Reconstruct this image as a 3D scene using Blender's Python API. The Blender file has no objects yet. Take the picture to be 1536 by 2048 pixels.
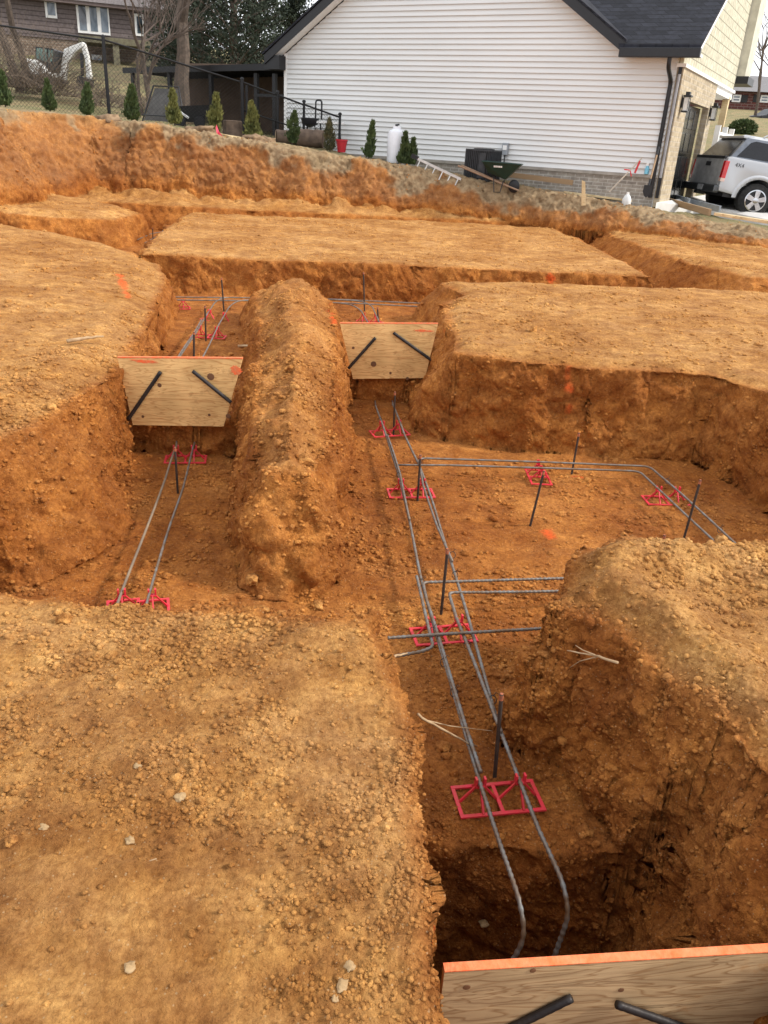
import bpy, bmesh, math, random
import numpy as np
from mathutils import Vector, Matrix
random.seed(7); rng=np.random.default_rng(11)
S=bpy.context.scene; COL=S.collection
# ---------------------------------------------------------------- camera
F=1591.0; TH=math.radians(25.06); ROLL=math.radians(3.4); CAMH=1.4
_fw=np.array([0,math.cos(TH),-math.sin(TH)]); _r0=np.array([1.,0,0]); _u0=np.array([0,math.sin(TH),math.cos(TH)])
_up=_u0*math.cos(ROLL)-_r0*math.sin(ROLL); _rt=_r0*math.cos(ROLL)+_u0*math.sin(ROLL)
cd=bpy.data.cameras.new('camera'); cam=bpy.data.objects.new('camera',cd); COL.objects.link(cam); S.camera=cam
cd.sensor_fit='VERTICAL'; cd.sensor_height=24; cd.lens=24*F/2048; cd.clip_start=0.05; cd.clip_end=2000
cam.matrix_world=Matrix(((_rt[0],_up[0],-_fw[0],0),(_rt[1],_up[1],-_fw[1],0),(_rt[2],_up[2],-_fw[2],CAMH),(0,0,0,1)))
# ---------------------------------------------------------------- world and sun
SUN_AZ=math.radians(93); SUN_EL=math.radians(36)      # azimuth clockwise from +Y (to the right of the view)
w=bpy.data.worlds.new('World'); S.world=w; w.use_nodes=True; nt=w.node_tree; nt.nodes.clear()
def wn(t,**k):
    n=nt.nodes.new(t)
    for a,b in k.items(): setattr(n,a,b)
    return n
out=wn('ShaderNodeOutputWorld'); bg=wn('ShaderNodeBackground'); sky=wn('ShaderNodeTexSky',sky_type='NISHITA')
sky.sun_disc=False; sky.sun_elevation=SUN_EL; sky.sun_rotation=SUN_AZ; sky.air_density=1.2; sky.dust_density=2.5
tc=wn('ShaderNodeTexCoord'); no=wn('ShaderNodeTexNoise'); no.inputs['Scale'].default_value=3.0; no.inputs['Detail'].default_value=7; no.inputs['Roughness'].default_value=.55
mp=wn('ShaderNodeMapping'); mp.inputs['Scale'].default_value=(1,1,2.6)
rp=wn('ShaderNodeValToRGB'); rp.color_ramp.elements[0].position=.25; rp.color_ramp.elements[1].position=.55
rp.color_ramp.elements[0].color=(.72,.72,.72,1); rp.color_ramp.elements[1].color=(1,1,1,1)
mx=wn('ShaderNodeMixRGB'); mx.inputs['Color2'].default_value=(9.5,9.7,10.2,1)
L=nt.links.new
L(tc.outputs['Generated'],mp.inputs['Vector']); L(mp.outputs[0],no.inputs['Vector']); L(no.outputs['Fac'],rp.inputs['Fac'])
L(rp.outputs['Color'],mx.inputs['Fac']); L(sky.outputs['Color'],mx.inputs['Color1']); L(mx.outputs['Color'],bg.inputs['Color'])
bg.inputs['Strength'].default_value=.115; L(bg.outputs[0],out.inputs['Surface'])
sd=bpy.data.lights.new('sun','SUN'); sd.energy=2.6; sd.angle=math.radians(5); sd.color=(1,.95,.87)
so=bpy.data.objects.new('sun',sd); COL.objects.link(so)
sv=Vector((math.sin(SUN_AZ)*math.cos(SUN_EL),math.cos(SUN_AZ)*math.cos(SUN_EL),math.sin(SUN_EL)))
so.rotation_euler=sv.to_track_quat('Z','Y').to_euler(); so.location=(8,-4,12)
S.view_settings.view_transform='Standard'; S.view_settings.look='None'; S.view_settings.exposure=0.52; S.view_settings.gamma=1
# ---------------------------------------------------------------- layout helpers: a ray of the survey photo to a plane of the place
def ray(px,py): return _fw*F+_rt*(px-768)+_up*(1024-py)
def bz(px,py,z):
    d=ray(px,py); p=d*((z-CAMH)/d[2]); return (p[0],p[1],z)
def by(px,py,y):
    d=ray(px,py); p=d*(y/d[1]); return (p[0],y,p[2]+CAMH)
def onp(px,py,p0,d):
    r=ray(px,py); n=np.array([-d[1],d[0]]); p0=np.array(p0); p=r*((n@p0)/(n@r[:2])); return (p[:2]-p0)@np.array(d), p[2]+CAMH
# ---------------------------------------------------------------- materials
MAT={}
def nodes(name):
    m=bpy.data.materials.new(name); m.use_nodes=True; t=m.node_tree; b=t.nodes['Principled BSDF']; MAT[name]=m; return m,t,b
def mat(name,col,rough=.7,metal=0,var=.12,scale=8,bump=.15,bscale=60,stretch=(1,1,1),spec=.4,alt=None):
    """plain surface with mottled colour and fine relief"""
    if name in MAT: return MAT[name]
    m,t,b=nodes(name); N=t.nodes.new; l=t.links.new
    tc=N('ShaderNodeTexCoord'); mp=N('ShaderNodeMapping'); mp.inputs['Scale'].default_value=stretch; l(tc.outputs['Object'],mp.inputs['Vector'])
    n=N('ShaderNodeTexNoise'); n.inputs['Scale'].default_value=scale; n.inputs['Detail'].default_value=6; l(mp.outputs[0],n.inputs['Vector'])
    r=N('ShaderNodeValToRGB'); r.color_ramp.elements[0].position=.3; r.color_ramp.elements[1].position=.7
    c=np.array(col); a=np.array(alt) if alt else c*(1-var*2)
    hi=c*(1+var) if not alt else c
    r.color_ramp.elements[0].color=(*np.clip(a,0,1),1); r.color_ramp.elements[1].color=(*np.clip(hi,0,1),1)
    l(n.outputs['Fac'],r.inputs['Fac']); l(r.outputs['Color'],b.inputs['Base Color'])
    b.inputs['Roughness'].default_value=rough; b.inputs['Metallic'].default_value=metal; b.inputs['Specular IOR Level'].default_value=spec
    if bump:
        n2=N('ShaderNodeTexNoise'); n2.inputs['Scale'].default_value=bscale; n2.inputs['Detail'].default_value=4; l(mp.outputs[0],n2.inputs['Vector'])
        bp=N('ShaderNodeBump'); bp.inputs['Strength'].default_value=bump; bp.inputs['Distance'].default_value=.01; l(n2.outputs['Fac'],bp.inputs['Height']); l(bp.outputs[0],b.inputs['Normal'])
    return m
#==TERRAIN
# ---------------------------------------------------------------- numpy noise
def _h(ix,iy,iz,s):
    n=(ix.astype(np.int64)*374761393+iy.astype(np.int64)*668265263+iz.astype(np.int64)*2147483647+s*1274126177)&0xffffffff
    n=((n^(n>>13))*1274126177)&0xffffffff; n=((n^(n>>15))*2246822519)&0xffffffff; return ((n^(n>>16))&0xffffff)/float(0xffffff)
def vn(p,s=0):
    i=np.floor(p).astype(np.int64); f=p-i; u=f*f*(3-2*f); r=0
    for a in (0,1):
        for b in (0,1):
            for c in (0,1):
                r=r+_h(i[:,0]+a,i[:,1]+b,i[:,2]+c,s)*(u[:,0] if a else 1-u[:,0])*(u[:,1] if b else 1-u[:,1])*(u[:,2] if c else 1-u[:,2])
    return r*2-1
def fbm(p,o=4,s=0,g=.5):
    r=0; a=1; t=0
    for k in range(o): r=r+a*vn(p*(2**k)+17.3*k,s+k); t+=a; a*=g
    return r/t
def worley(p,s=0):
    """distance to nearest jittered cell point, and that cell's random value"""
    i=np.floor(p).astype(np.int64); best=np.full(len(p),9.); rid=np.zeros(len(p)); sec=np.full(len(p),9.)
    for a in (-1,0,1):
        for b in (-1,0,1):
            for c in (-1,0,1):
                x=i[:,0]+a; y=i[:,1]+b; z=i[:,2]+c
                d=(x+_h(x,y,z,s)-p[:,0])**2+(y+_h(x,y,z,s+1)-p[:,1])**2+(z+_h(x,y,z,s+2)-p[:,2])**2
                m=d<best; sec=np.where(m,best,np.minimum(sec,d)); rid=np.where(m,_h(x,y,z,s+3),rid); best=np.where(m,d,best)
    return np.sqrt(best),np.sqrt(sec),rid
def sst(a,b,x):
    t=np.clip((x-a)/(b-a),0,1); return t*t*(3-2*t)
def sdf(poly,x,y):
    """signed distance, positive inside"""
    P=np.array(poly,float); n=len(P); d=np.full(x.shape,1e9); ins=np.zeros(x.shape,bool)
    for i in range(n):
        a=P[i]; b=P[(i+1)%n]; e=b-a; wx=x-a[0]; wy=y-a[1]; t=np.clip((wx*e[0]+wy*e[1])/(e@e),0,1)
        d=np.minimum(d,(wx-t*e[0])**2+(wy-t*e[1])**2)
        c=((a[1]<=y)&(b[1]>y))|((b[1]<=y)&(a[1]>y))
        with np.errstate(divide='ignore',invalid='ignore'): xi=a[0]+(y-a[1])/(e[1] if e[1] else 1e-9)*e[0]
        ins^=c&(x<xi)
    d=np.sqrt(d); return np.where(ins,d,-d)
# plan of the excavation: the top edge of every block left standing
NL=[(-14,-3),(-14,2.6),(-2.2,2.5),(-1.37,2.45),(-.82,2.42),(-.45,2.35),(-.22,2.28),(-.02,2.33),(.06,2.06),(.11,1.88),(.15,1.37),(.165,1.1),(.18,.9),(.2,-3)]
NR=[(.60,2.5),(.80,2.88),(1.0,3.02),(1.26,3.05),(1.75,3.12),(1.85,2.6),(1.85,-3),(1.9,-3),(1.05,-3),(1.0,.8),(1.02,1.3),(1.1,1.65),(1.0,1.95),(.9,2.2),(.78,2.42)]
LM=[(-14,3.2),(-2.6,3.45),(-2.02,3.7),(-1.86,4.2),(-1.83,5.2),(-2.02,6.32),(-2.22,7.44),(-2.5,8.8),(-2.85,9.8),(-3.6,10.6),(-5.5,11.3),(-14,11.6)]
MM=[(-1.55,8.7),(-1.2,7.0),(-1.02,5.7),(-.86,4.8),(-.76,4.1),(-.60,3.72),(-.40,3.72),(-.33,4.2),(-.35,4.8),(-.44,5.9),(-.52,7.0),(-.66,8.4),(-.85,8.9),(-1.3,8.95)]
RB=[(.48,9.3),(.68,8.5),(.50,7.9),(.46,7.0),(.48,5.98),(.9,5.86),(2.36,5.78),(2.7,5.2),(2.85,4.0),(2.9,-3),(16,-3),(16,10.0),(6,9.9),(3.44,9.75),(2.2,9.6)]
FB=[(-3.15,10.0),(-1.8,10.1),(-.6,10.25),(1,10.4),(3.25,10.55),(3.2,13),(3.05,16.7),(0,16.3),(-3.9,15.5),(-3.5,12)]
RP=[(3.95,17.4),(4.1,14.5),(4.3,12.4),(4.8,11.3),(6,10.95),(16,11.2),(18,17),(12,19),(6,19),(3.9,19)]
LB=[(-4.6,14.8),(-4.65,13.7),(-5.8,13.0),(-9,12.6),(-16,12.6),(-16,18),(-6,16),(-5.2,15.4)]
BK=[(-40,9.0),(-14,9.6),(-8.2,11.3),(-6.3,12.4),(-6.1,14.3),(-6.9,16.2),(-6.2,17.3),(-4.5,17.5),(-1.1,17.6),(2,17.4),(5.0,16.0),(6.9,14.9),(9,13.9),(14,12.3),(60,5),(140,5),(140,160),(-140,160),(-140,9)]
BERM=[(-16,16.6),(-4.2,16.5),(0,17.1),(3.6,17.6),(4.2,19),(-16,19)]
def macro(x,y,full=False):
    p3=np.stack([x,y,x*0],1)
    rag=fbm(p3*2.3,4,5)*.055+fbm(p3*9,3,9)*.018
    far=np.clip(y/9,0.6,1.6)
    # trench bottoms
    step=np.where(x<-.75,5.3,6.83)+fbm(p3*6,2,3)*.02
    z=-.45+(-.25)*sst(0,.04,step-y)
    pit=sdf([(-.2,1.12),(1.4,1.12),(1.4,1.93),(-.2,1.93)],x,y)+fbm(p3*7,2,31)*.02
    z=z-.62*sst(0,.05,pit)
    z=np.where((y<1.12),np.minimum(z,-.62),z)
    z=z+fbm(p3*1.7,4,41)*.03
    z0=z.copy(); cut=np.zeros_like(x); best=z.copy(); topm=np.zeros_like(x)
    def blk(poly,zt,wd,rnd,amp=1.):
        nonlocal best,topm
        d=sdf(poly,x,y)+rag*amp
        s=np.clip((d+wd)/wd,0,1)                    # 0 at the wall's foot, 1 at the top edge
        prof=np.where(s<1,1-(1-s)**1.0*1.0,1.0); prof=s**.85
        edge=rnd*(1-sst(0,1,np.clip(d/(rnd*2.2),0,1)))*.55 # rounded shoulder
        zz=z0+(zt-edge-z0)*prof
        zz=np.where(d<-wd,-9,zz); m=zz>best; best=np.where(m,zz,best); topm=np.where(m,sst(-.02,.10,d),topm)
        return d
    tw=fbm(p3*.6,3,60)*.035
    blk(NL,-.15+tw+.02*sst(2.6,1.2,y)+.06*sst(-.7,-.1,x)*sst(1.7,2.3,y)+.03*sst(1.9,2.3,y)*fbm(p3*5,2,55),.03+.04*sst(1.2,2.2,y),.025,.8)
    crest=np.exp(-((sdf(NR,x,y)-.16)/.16)**2)*.07
    blk(NR,-.08+tw+crest+.03*sst(1.2,2.2,x)-.12*sst(1.9,1.2,y),.12+.20*sst(2.1,1.5,y)-.06*sst(2.4,3.,y),.10,1.2)
    blk(LM,-.02+tw+.05*np.clip(-x-2.5,0,4),.04+.42*sst(4.9,3.9,y)+.05*sst(5,9,y),.16,1.0)
    mmd=sdf(MM,x,y)
    blk(MM,-.06+.09*sst(0,.3,mmd)+tw*1.2-.06*sst(5.,4.,y),.13+.22*sst(4.,3.75,y)*sst(-.85,-.5,x)*sst(-.1,-.35,x),.12,.65)
    topm=topm*(1-.5*sst(-.3,0,mmd))
    blk(RB,0+tw,.07+.18*sst(.95,.5,x)*sst(5.9,6.1,y)+.22*sst(2.3,2.7,x)*sst(5.9,5.5,y)+.03,.07,1.)
    blk(FB,.01+tw,.10,.05,1.)
    blk(RP,.03+tw,.42,.08,1.5)
    blk(LB,.04+tw+.05*np.clip(-x-4.5,0,3),.16,.14,.8)
    bm=sdf(BERM,x,y); 
    blk(BERM,.02+.14*sst(0,.6,bm)*(1+fbm(p3*3.1,3,77)*1.4),.25,.05,1.5)
    # the cut bank below the neighbour's garden, and the land beyond it
    bt=np.where(x>-5,.92-.1*x,1.42-.04*(x+5)); bt=np.where(x>7.7,.15,bt)
    bt=np.where(y>19,bt-.03*(y-19)*sst(-3,1,x)*sst(9,6,x),bt)
    bt=bt-np.clip(15-y,0,4)*.05*sst(-4,-7,x)
    bt=bt+np.clip(y-21,0,60)*.115*sst(-6,-9.5,x)-np.clip(y-60,0,200)*.07*sst(-2,-6,x)
    bt=bt+np.clip(y-24,0,60)*.10*sst(7,12,x)
    bt=bt+np.clip(y-22,0,30)*.02*(1-sst(-6,-9.5,x))*(1-sst(7,12,x))
    bt=np.where(x>4.2,np.maximum(bt,np.clip(.43-.11*(x-5),.10,.43)),bt); lip=fbm(p3*1.3,4,88)*.07
    wd=np.where(x<-5.6,.85,.5)
    d=sdf(BK,x,y)+rag*2.2+fbm(p3*.55,3,91)*.35*sst(9,7,x)
    base0=np.maximum(best,-.02); s=np.clip((d+0)/wd,0,1)
    zz=base0+(bt+lip-base0)*(s**.75)*(1-.0); 
    m=(d>0); bankm=np.where(m,s,0); best=np.where(m,zz,best); topm=np.where(m,sst(.75,1.1,d/wd),topm)
    if full: return best,topm,bankm,d-wd
    return best
# ---------------------------------------------------------------- adaptive ground mesh
def fade(x,y):     # edge length wanted at a place, metres
    D=np.sqrt(x*x+y*y+2.); 
    v=np.abs(x)/(0.56*np.maximum(y,0)+1.0)
    e=.0030*D*QUAL; e=np.where((D>13)&(D<=22),e*.75,e); e=np.where(D>22,e*1.8,e); e=np.where(D>40,e*3,e)
    e=e*(1+sst(1.05,1.6,v)*9); e=np.where(y<.35,np.maximum(e,.03),e); e=np.where(y<-.3,.4,e)
    return e
QUAL=1.0
def make_ground():
    xs=np.concatenate([np.arange(-140,-20,12.),np.arange(-20,20,.8),np.arange(20,141,12.)]); ys=np.concatenate([np.arange(-3,24,.8),np.arange(24,60,3.),np.arange(60,161,12.)])
    X,Y=np.meshgrid(xs,ys); nx=len(xs); V=np.stack([X.ravel(),Y.ravel(),macro(X.ravel(),Y.ravel())],1)
    i,j=np.meshgrid(np.arange(nx-1),np.arange(len(ys)-1)); a=(j*nx+i).ravel(); b=a+1; c=a+nx; d=c+1
    T=np.concatenate([np.stack([a,b,d],1),np.stack([a,d,c],1)])
    for it in range(11):
        E=np.concatenate([T[:,[0,1]],T[:,[1,2]],T[:,[2,0]]]); Es=np.sort(E,1); key=Es[:,0].astype(np.int64)*len(V)+Es[:,1]
        u,idx,inv=np.unique(key,return_index=True,return_inverse=True); ue=Es[idx]; p=V[ue[:,0]]; q=V[ue[:,1]]
        ln=np.linalg.norm(p-q,axis=1); mid=(p+q)/2
        lim=fade(mid[:,0],mid[:,1])
        mark=ln>lim*1.4
        # only the longest edge of a triangle, and any edge truly too long
        n=len(T); el=ln[inv].reshape(3,n).T; em=mark[inv].reshape(3,n).T
        lon=el>=el.max(1,keepdims=True)*.72
        need=(em&lon); mk=np.zeros(len(ue),bool); ii=inv.reshape(3,n).T
        mk[ii[need]]=True
        if not mk.any(): break
        mi=np.full(len(ue),-1); k=np.nonzero(mk)[0]; mi[k]=len(V)+np.arange(len(k))
        M=mid[k]; M[:,2]=macro(M[:,0],M[:,1]); V=np.concatenate([V,M])
        m=mi[ii]; f=(m>=0); cnt=f.sum(1); out=[T[cnt==0]]
        for r in range(3):    # rotate so cases are canonical
            R=[(r)%3,(r+1)%3,(r+2)%3]; t=T[:,R]; mm=m[:,R]; g=f[:,R]
            s=(cnt==1)&g[:,0]; A,B,C=t[s].T; x=mm[s,0]; out+= [np.stack([A,x,C],1),np.stack([x,B,C],1)]
            s=(cnt==2)&g[:,0]&g[:,1]; A,B,C=t[s].T; x=mm[s,0]; y=mm[s,1]
            out+=[np.stack([x,B,y],1),np.stack([A,x,y],1),np.stack([A,y,C],1)]
        s=cnt==3; A,B,C=T[s].T; x,y,z=m[s].T
        out+=[np.stack([A,x,z],1),np.stack([x,B,y],1),np.stack([z,y,C],1),np.stack([x,y,z],1)]
        T=np.concatenate(out)
    return V,T
def vnormals(V,T):
    a,b,c=V[T[:,0]],V[T[:,1]],V[T[:,2]]; fn=np.cross(b-a,c-a); N=np.zeros_like(V)
    for k in range(3):
        for ax in range(3): N[:,ax]+=np.bincount(T[:,k],fn[:,ax],len(V))
    return N/np.maximum(np.linalg.norm(N,axis=1,keepdims=True),1e-12)
def mesh_np(name,V,T,m=None,smooth=True,attrs=None):
    me=bpy.data.meshes.new(name); me.vertices.add(len(V)); me.vertices.foreach_set('co',V.astype(np.float32).ravel())
    me.loops.add(T.size); me.loops.foreach_set('vertex_index',T.astype(np.int32).ravel())
    me.polygons.add(len(T)); me.polygons.foreach_set('loop_start',np.arange(0,T.size,T.shape[1],dtype=np.int32))
    if smooth: me.polygons.foreach_set('use_smooth',np.ones(len(T),bool))
    for k,v in (attrs or {}).items():
        at=me.attributes.new(k,'FLOAT','POINT'); at.data.foreach_set('value',v.astype(np.float32))
    me.update(); me.validate() if len(V)<50000 else None
    if m: me.materials.append(m)
    o=bpy.data.objects.new(name,me); COL.objects.link(o); return o
# orange marking paint sprayed on the earth: (px,py) ends, plane z or y, radius
PAINT=[]
def paint_line(a,b,r): PAINT.append((np.array(a),np.array(b),r))
paint_line(by(446,508,9.95),by(444,555,9.85),.07); paint_line(by(722,518,10.1),by(720,572,10.0),.06); paint_line(by(1098,530,10.4),by(1104,556,10.4),.05)
paint_line(by(1137,738,5.84),by(1138,822,5.80),.035); paint_line(bz(612,925,-.12),bz(655,985,-.2),.045); paint_line(bz(655,985,-.2),bz(690,1045,-.35),.05)
paint_line(bz(240,550,0),bz(258,590,0),.035); paint_line(bz(198,770,-.05),bz(212,850,-.2),.05); paint_line(by(345,430,15.6),by(345,450,15.5),.09)
paint_line(bz(540,740,0),bz(548,760,0),.035); paint_line(bz(655,855,-.05),bz(650,820,0),.03)
paint_line(bz(1190,1300,-.15),bz(1183,1440,-.35),.028); paint_line(bz(1215,1300,-.08),bz(1180,1335,-.14),.02)
paint_line((.17,1.16,-.2),(.16,1.32,-.3),.035); paint_line((.17,1.0,-.2),(.2,.9,-.3),.035); paint_line(bz(785,1275,-.2),bz(795,1325,-.2),.02)
paint_line(bz(885,650,-.02),bz(872,740,-.15),.035); paint_line(bz(1150,955,-.7),bz(1175,960,-.7),.03); paint_line(bz(1095,1065,-.7),bz(1100,1075,-.7),.04); paint_line(bz(666,600,-.12),bz(668,650,-.12),.03)
def build_terrain():
    V,T=make_ground(); print('ground',len(V),len(T))
    n=vnormals(V,T); _,topm,bank,bd=macro(V[:,0],V[:,1],True)
    e=fade(V[:,0],V[:,1]); x,y=V[:,0],V[:,1]; D=np.sqrt(x*x+y*y)
    steep=1-sst(.55,.9,n[:,2])
    near=(e<.5)
    idx=np.nonzero(near)[0]; P=V[idx]; ee=e[idx]; disp=np.zeros(len(P)); st=steep[idx]; bk=bank[idx]
    low=P[:,2]<-.4
    mound=sst(0,.2,sdf(MM,P[:,0],P[:,1])+.25)+.8*sst(-.25,.05,sdf(NR,P[:,0],P[:,1]))*sst(.35,.1,sdf(NR,P[:,0],P[:,1]))+.7*sst(.6,.0,np.abs(sdf(BK,P[:,0],P[:,1])-.5))
    mound=np.clip(mound,0,1)
    patch=sst(-.1,.35,fbm(P*1.4,3,101))
    rub=np.clip(.12+.30*patch+.55*st+.6*mound,0,1); smoothwall=sst(-.02,.2,fbm(P*np.array([1.1,1.1,.35]),3,111))*st*(1-.6*bk)
    rub=rub*(1-.92*smoothwall*(1-.5*mound))
    def oct(freq): return np.clip(1.3-freq*ee*1.6,0,1)
    disp+=fbm(P*3.0,3,121)*.085*(.25+.75*np.maximum(st,mound))
    bz_=sst(.9,.0,np.abs(sdf(BK,P[:,0],P[:,1])-.3)); d1,d2,rid=worley(P*4.2+fbm(P*3,2,7)[:,None]*.5,133); disp+=bz_*.07*(np.clip((d2-d1)*1.5,0,1)**.6*(.3+.7*rid)-.3)
    d1,d2,rid=worley(P*9+fbm(P*6,2,8)[:,None]*.5,134); disp+=bz_*.07*(np.clip((d2-d1)*1.5,0,1)**.6*(.3+.7*rid)-.3)
    d1,d2,rid=worley(P*np.array([3.1,3.1,4.5])+fbm(P*2.3,3,17)[:,None]*.9,137); disp-=sst(.10,.0,d2-d1)*st*(1-mound*.5)*.012*np.clip(np.hypot(P[:,0],P[:,1])/3,.4,1)
    lay=vn(np.stack([P[:,0]*.8,P[:,1]*.8,P[:,2]*13+fbm(P*2,2,18)*2],1),19); disp+=lay*st*.012
    disp+=fbm(P*11,3,131)*.026*(.5+st*1.2)*oct(11)
    # cracked blocky clods at three sizes
    for fr,am,sd in ((8,.042,141),(19,.030,151),(44,.014,161)):
        o=oct(fr); k=np.nonzero(o>0.02)[0]
        d1,d2,rid=worley(P[k]*fr+fbm(P[k]*fr*.7,2,sd+5)[:,None]*.35,sd)
        prof=np.clip((d2-d1)*1.6,0,1)**.6*(.35+.65*rid)-.35
        msk=rub[k] if fr<40 else np.clip(rub[k]+.30,0,1)
        pick=sst(.35,.75,rid+.45*rub[k])
        disp[k]+=am*o[k]*prof*msk*pick*np.clip(np.hypot(P[k,0],P[k,1])/(4.5 if fr<25 else 2.5),.45,1)
    disp+=vn(P*60,171)*.0070*oct(45)*(.6+rub)+vn(P*115,172)*.0048*oct(80)
    # vertical tooth marks of the digger bucket on cut walls
    tm=sst(.45,.75,vn(np.stack([P[:,0]*5.2+P[:,1]*5.2,P[:,0]*.1,P[:,2]*.6],1),181))*st*smoothwall; disp-=tm*.028
    Q=V.copy(); nn=n[idx]
    Q[idx]=P+nn*disp[:,None]
    # faint horizontal scrape lines on the graded pads
    flat=(1-st)*np.clip(topm[idx],0,1)*(bk<.02)
    Q[idx,2]+=flat*.006*vn(np.stack([P[:,0]*1.5,P[:,1]*26,P[:,0]*0],1),191)*oct(26)
    paint=np.zeros(len(V))
    for a,b,r in PAINT:
        m=(np.abs(V[:,0]-(a[0]+b[0])/2)<1.2)&(np.abs(V[:,1]-(a[1]+b[1])/2)<1.2); k=np.nonzero(m)[0]
        if not len(k): continue
        ab=b-a; t=np.clip(((V[k]-a)@ab)/max(ab@ab,1e-9),0,1); dd=np.linalg.norm(V[k]-(a+t[:,None]*ab),axis=1)
        nz=fbm(V[k]*14,3,201)
        paint[k]=np.maximum(paint[k],sst(1.25,.2,dd/r+nz*1.15)*.88)
    grass=sst(.1,1.2,bd+fbm(V*1.2,3,211)*.9)*(y>10)
    top_soil=np.maximum(.24*sst(.02,.2,bank),sst(-.16,.04,bd+fbm(V*2.3,4,221)*.42+.24*sst(-3.5,2.5,x)))*(bank>0)
    return Q,T,dict(paint=paint,grass=grass,topsoil=top_soil,steep=steep,dry=np.clip(topm,0,1))
def soil_mat(name='clay_earth',clods=False):
    m,t,b=nodes(name); N=t.nodes.new; l=t.links.new
    tc=N('ShaderNodeTexCoord'); 
    def noise(s,d=6,r=.55,w=0):
        n=N('ShaderNodeTexNoise'); n.inputs['Scale'].default_value=s; n.inputs['Detail'].default_value=d; n.inputs['Roughness'].default_value=r; l(tc.outputs['Object'],n.inputs['Vector']); return n
    def ramp(src,p0,p1,c0,c1):
        r=N('ShaderNodeValToRGB'); r.color_ramp.elements[0].position=p0; r.color_ramp.elements[1].position=p1; r.color_ramp.elements[0].color=(*c0,1); r.color_ramp.elements[1].color=(*c1,1); l(src,r.inputs['Fac']); return r
    def mix(f,c1,c2,bt='MIX'):
        x=N('ShaderNodeMixRGB'); x.blend_type=bt
        for s,i in ((f,0),(c1,1),(c2,2)):
            if hasattr(s,'links') or isinstance(s,bpy.types.NodeSocket): l(s,x.inputs[i])
            elif isinstance(s,tuple): x.inputs[i].default_value=(*s,1)
            else: x.inputs[i].default_value=s
        return x.outputs[0]
    def attr(a):
        n=N('ShaderNodeAttribute'); n.attribute_name=a; return n.outputs['Fac']
    big=noise(1.1); medn=noise(7); fine=noise(55,5,.65); grit=noise(260,3,.7)
    dry=ramp(medn.outputs['Fac'],.3,.7,DRY0,DRY1).outputs[0]
    dry2=ramp(big.outputs['Fac'],.38,.66,(.72,.62,.50),(1.0,1.0,1.0)).outputs[0]
    dry=mix(1.0,dry,dry2,'MULTIPLY')
    cut=ramp(medn.outputs['Fac'],.3,.72,CUT0,CUT1).outputs[0]
    cutb=ramp(big.outputs['Fac'],.4,.62,(.70,.60,.52),(1.0,1.0,1.0)).outputs[0]; cut=mix(1.0,cut,cutb,'MULTIPLY')
    col=mix(attr('dry') if not clods else attr('tone'),cut,dry)
    hue=ramp(noise(3.4,4).outputs['Fac'],.36,.64,(.86,.80,.82),(1.08,1.04,.96)).outputs[0]; col=mix(.85,col,hue,'MULTIPLY')
    hue2=ramp(noise(16,3).outputs['Fac'],.42,.62,(.84,.80,.80),(1.05,1.04,1.0)).outputs[0]; col=mix(.8,col,hue2,'MULTIPLY')
    fr=ramp(fine.outputs['Fac'],.34,.66,(.66,.58,.50),(1.20,1.22,1.22)).outputs[0]; col=mix(.9,col,fr,'MULTIPLY')
    # pale little stones in the clay
    vo=N('ShaderNodeTexVoronoi'); vo.inputs['Scale'].default_value=95; l(tc.outputs['Object'],vo.inputs['Vector'])
    st=N('ShaderNodeMath'); st.operation='LESS_THAN'; l(vo.outputs['Distance'],st.inputs[0]); st.inputs[1].default_value=.23
    sp=N('ShaderNodeSeparateColor'); l(vo.outputs['Color'],sp.inputs[0]); g=N('ShaderNodeMath'); g.operation='GREATER_THAN'; l(sp.outputs[0],g.inputs[0]); g.inputs[1].default_value=.80
    mm=N('ShaderNodeMath'); mm.operation='MULTIPLY'; l(st.outputs[0],mm.inputs[0]); l(g.outputs[0],mm.inputs[1])
    m2=N('ShaderNodeMath'); m2.operation='MULTIPLY'; l(mm.outputs[0],m2.inputs[0]); m2.inputs[1].default_value=.35
    col=mix(m2.outputs[0],col,(.62,.46,.27))
    if not clods:
        ts=ramp(noise(9).outputs['Fac'],.3,.7,(.20,.13,.07),(.46,.33,.19)).outputs[0]; col=mix(attr('topsoil'),col,ts)
        gn=noise(1.6,5); gr=ramp(noise(30,4,.7).outputs['Fac'],.3,.7,(.085,.10,.035),(.33,.28,.15)).outputs[0]
        gf=N('ShaderNodeMath'); gf.operation='MULTIPLY'; l(attr('grass'),gf.inputs[0]); l(ramp(gn.outputs['Fac'],.35,.6,(.25,)*3,(1,)*3).outputs[0],gf.inputs[1])
        col=mix(gf.outputs[0],col,gr)
        pf=N('ShaderNodeMath'); pf.operation='MULTIPLY'; l(attr('paint'),pf.inputs[0]); l(ramp(fine.outputs['Fac'],.30,.52,(.15,)*3,(1,)*3).outputs[0],pf.inputs[1])
        col=mix(pf.outputs[0],col,(.80,.12,.025))
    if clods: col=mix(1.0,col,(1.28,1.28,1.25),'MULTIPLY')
    l(col,b.inputs['Base Color']); b.inputs['Roughness'].default_value=.95; b.inputs['Specular IOR Level'].default_value=.15
    def vor(sc,rnd=1):
        v=N('ShaderNodeTexVoronoi'); v.inputs['Scale'].default_value=sc; l(wv.outputs[0],v.inputs['Vector']); return v
    wv=N('ShaderNodeVectorMath'); wv.operation='ADD'; wn_=noise(40,3); sc_=N('ShaderNodeVectorMath'); sc_.operation='SCALE'; l(wn_.outputs['Color'],sc_.inputs[0]); sc_.inputs['Scale'].default_value=.03; l(tc.outputs['Object'],wv.inputs[0]); l(sc_.outputs[0],wv.inputs[1])
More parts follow.
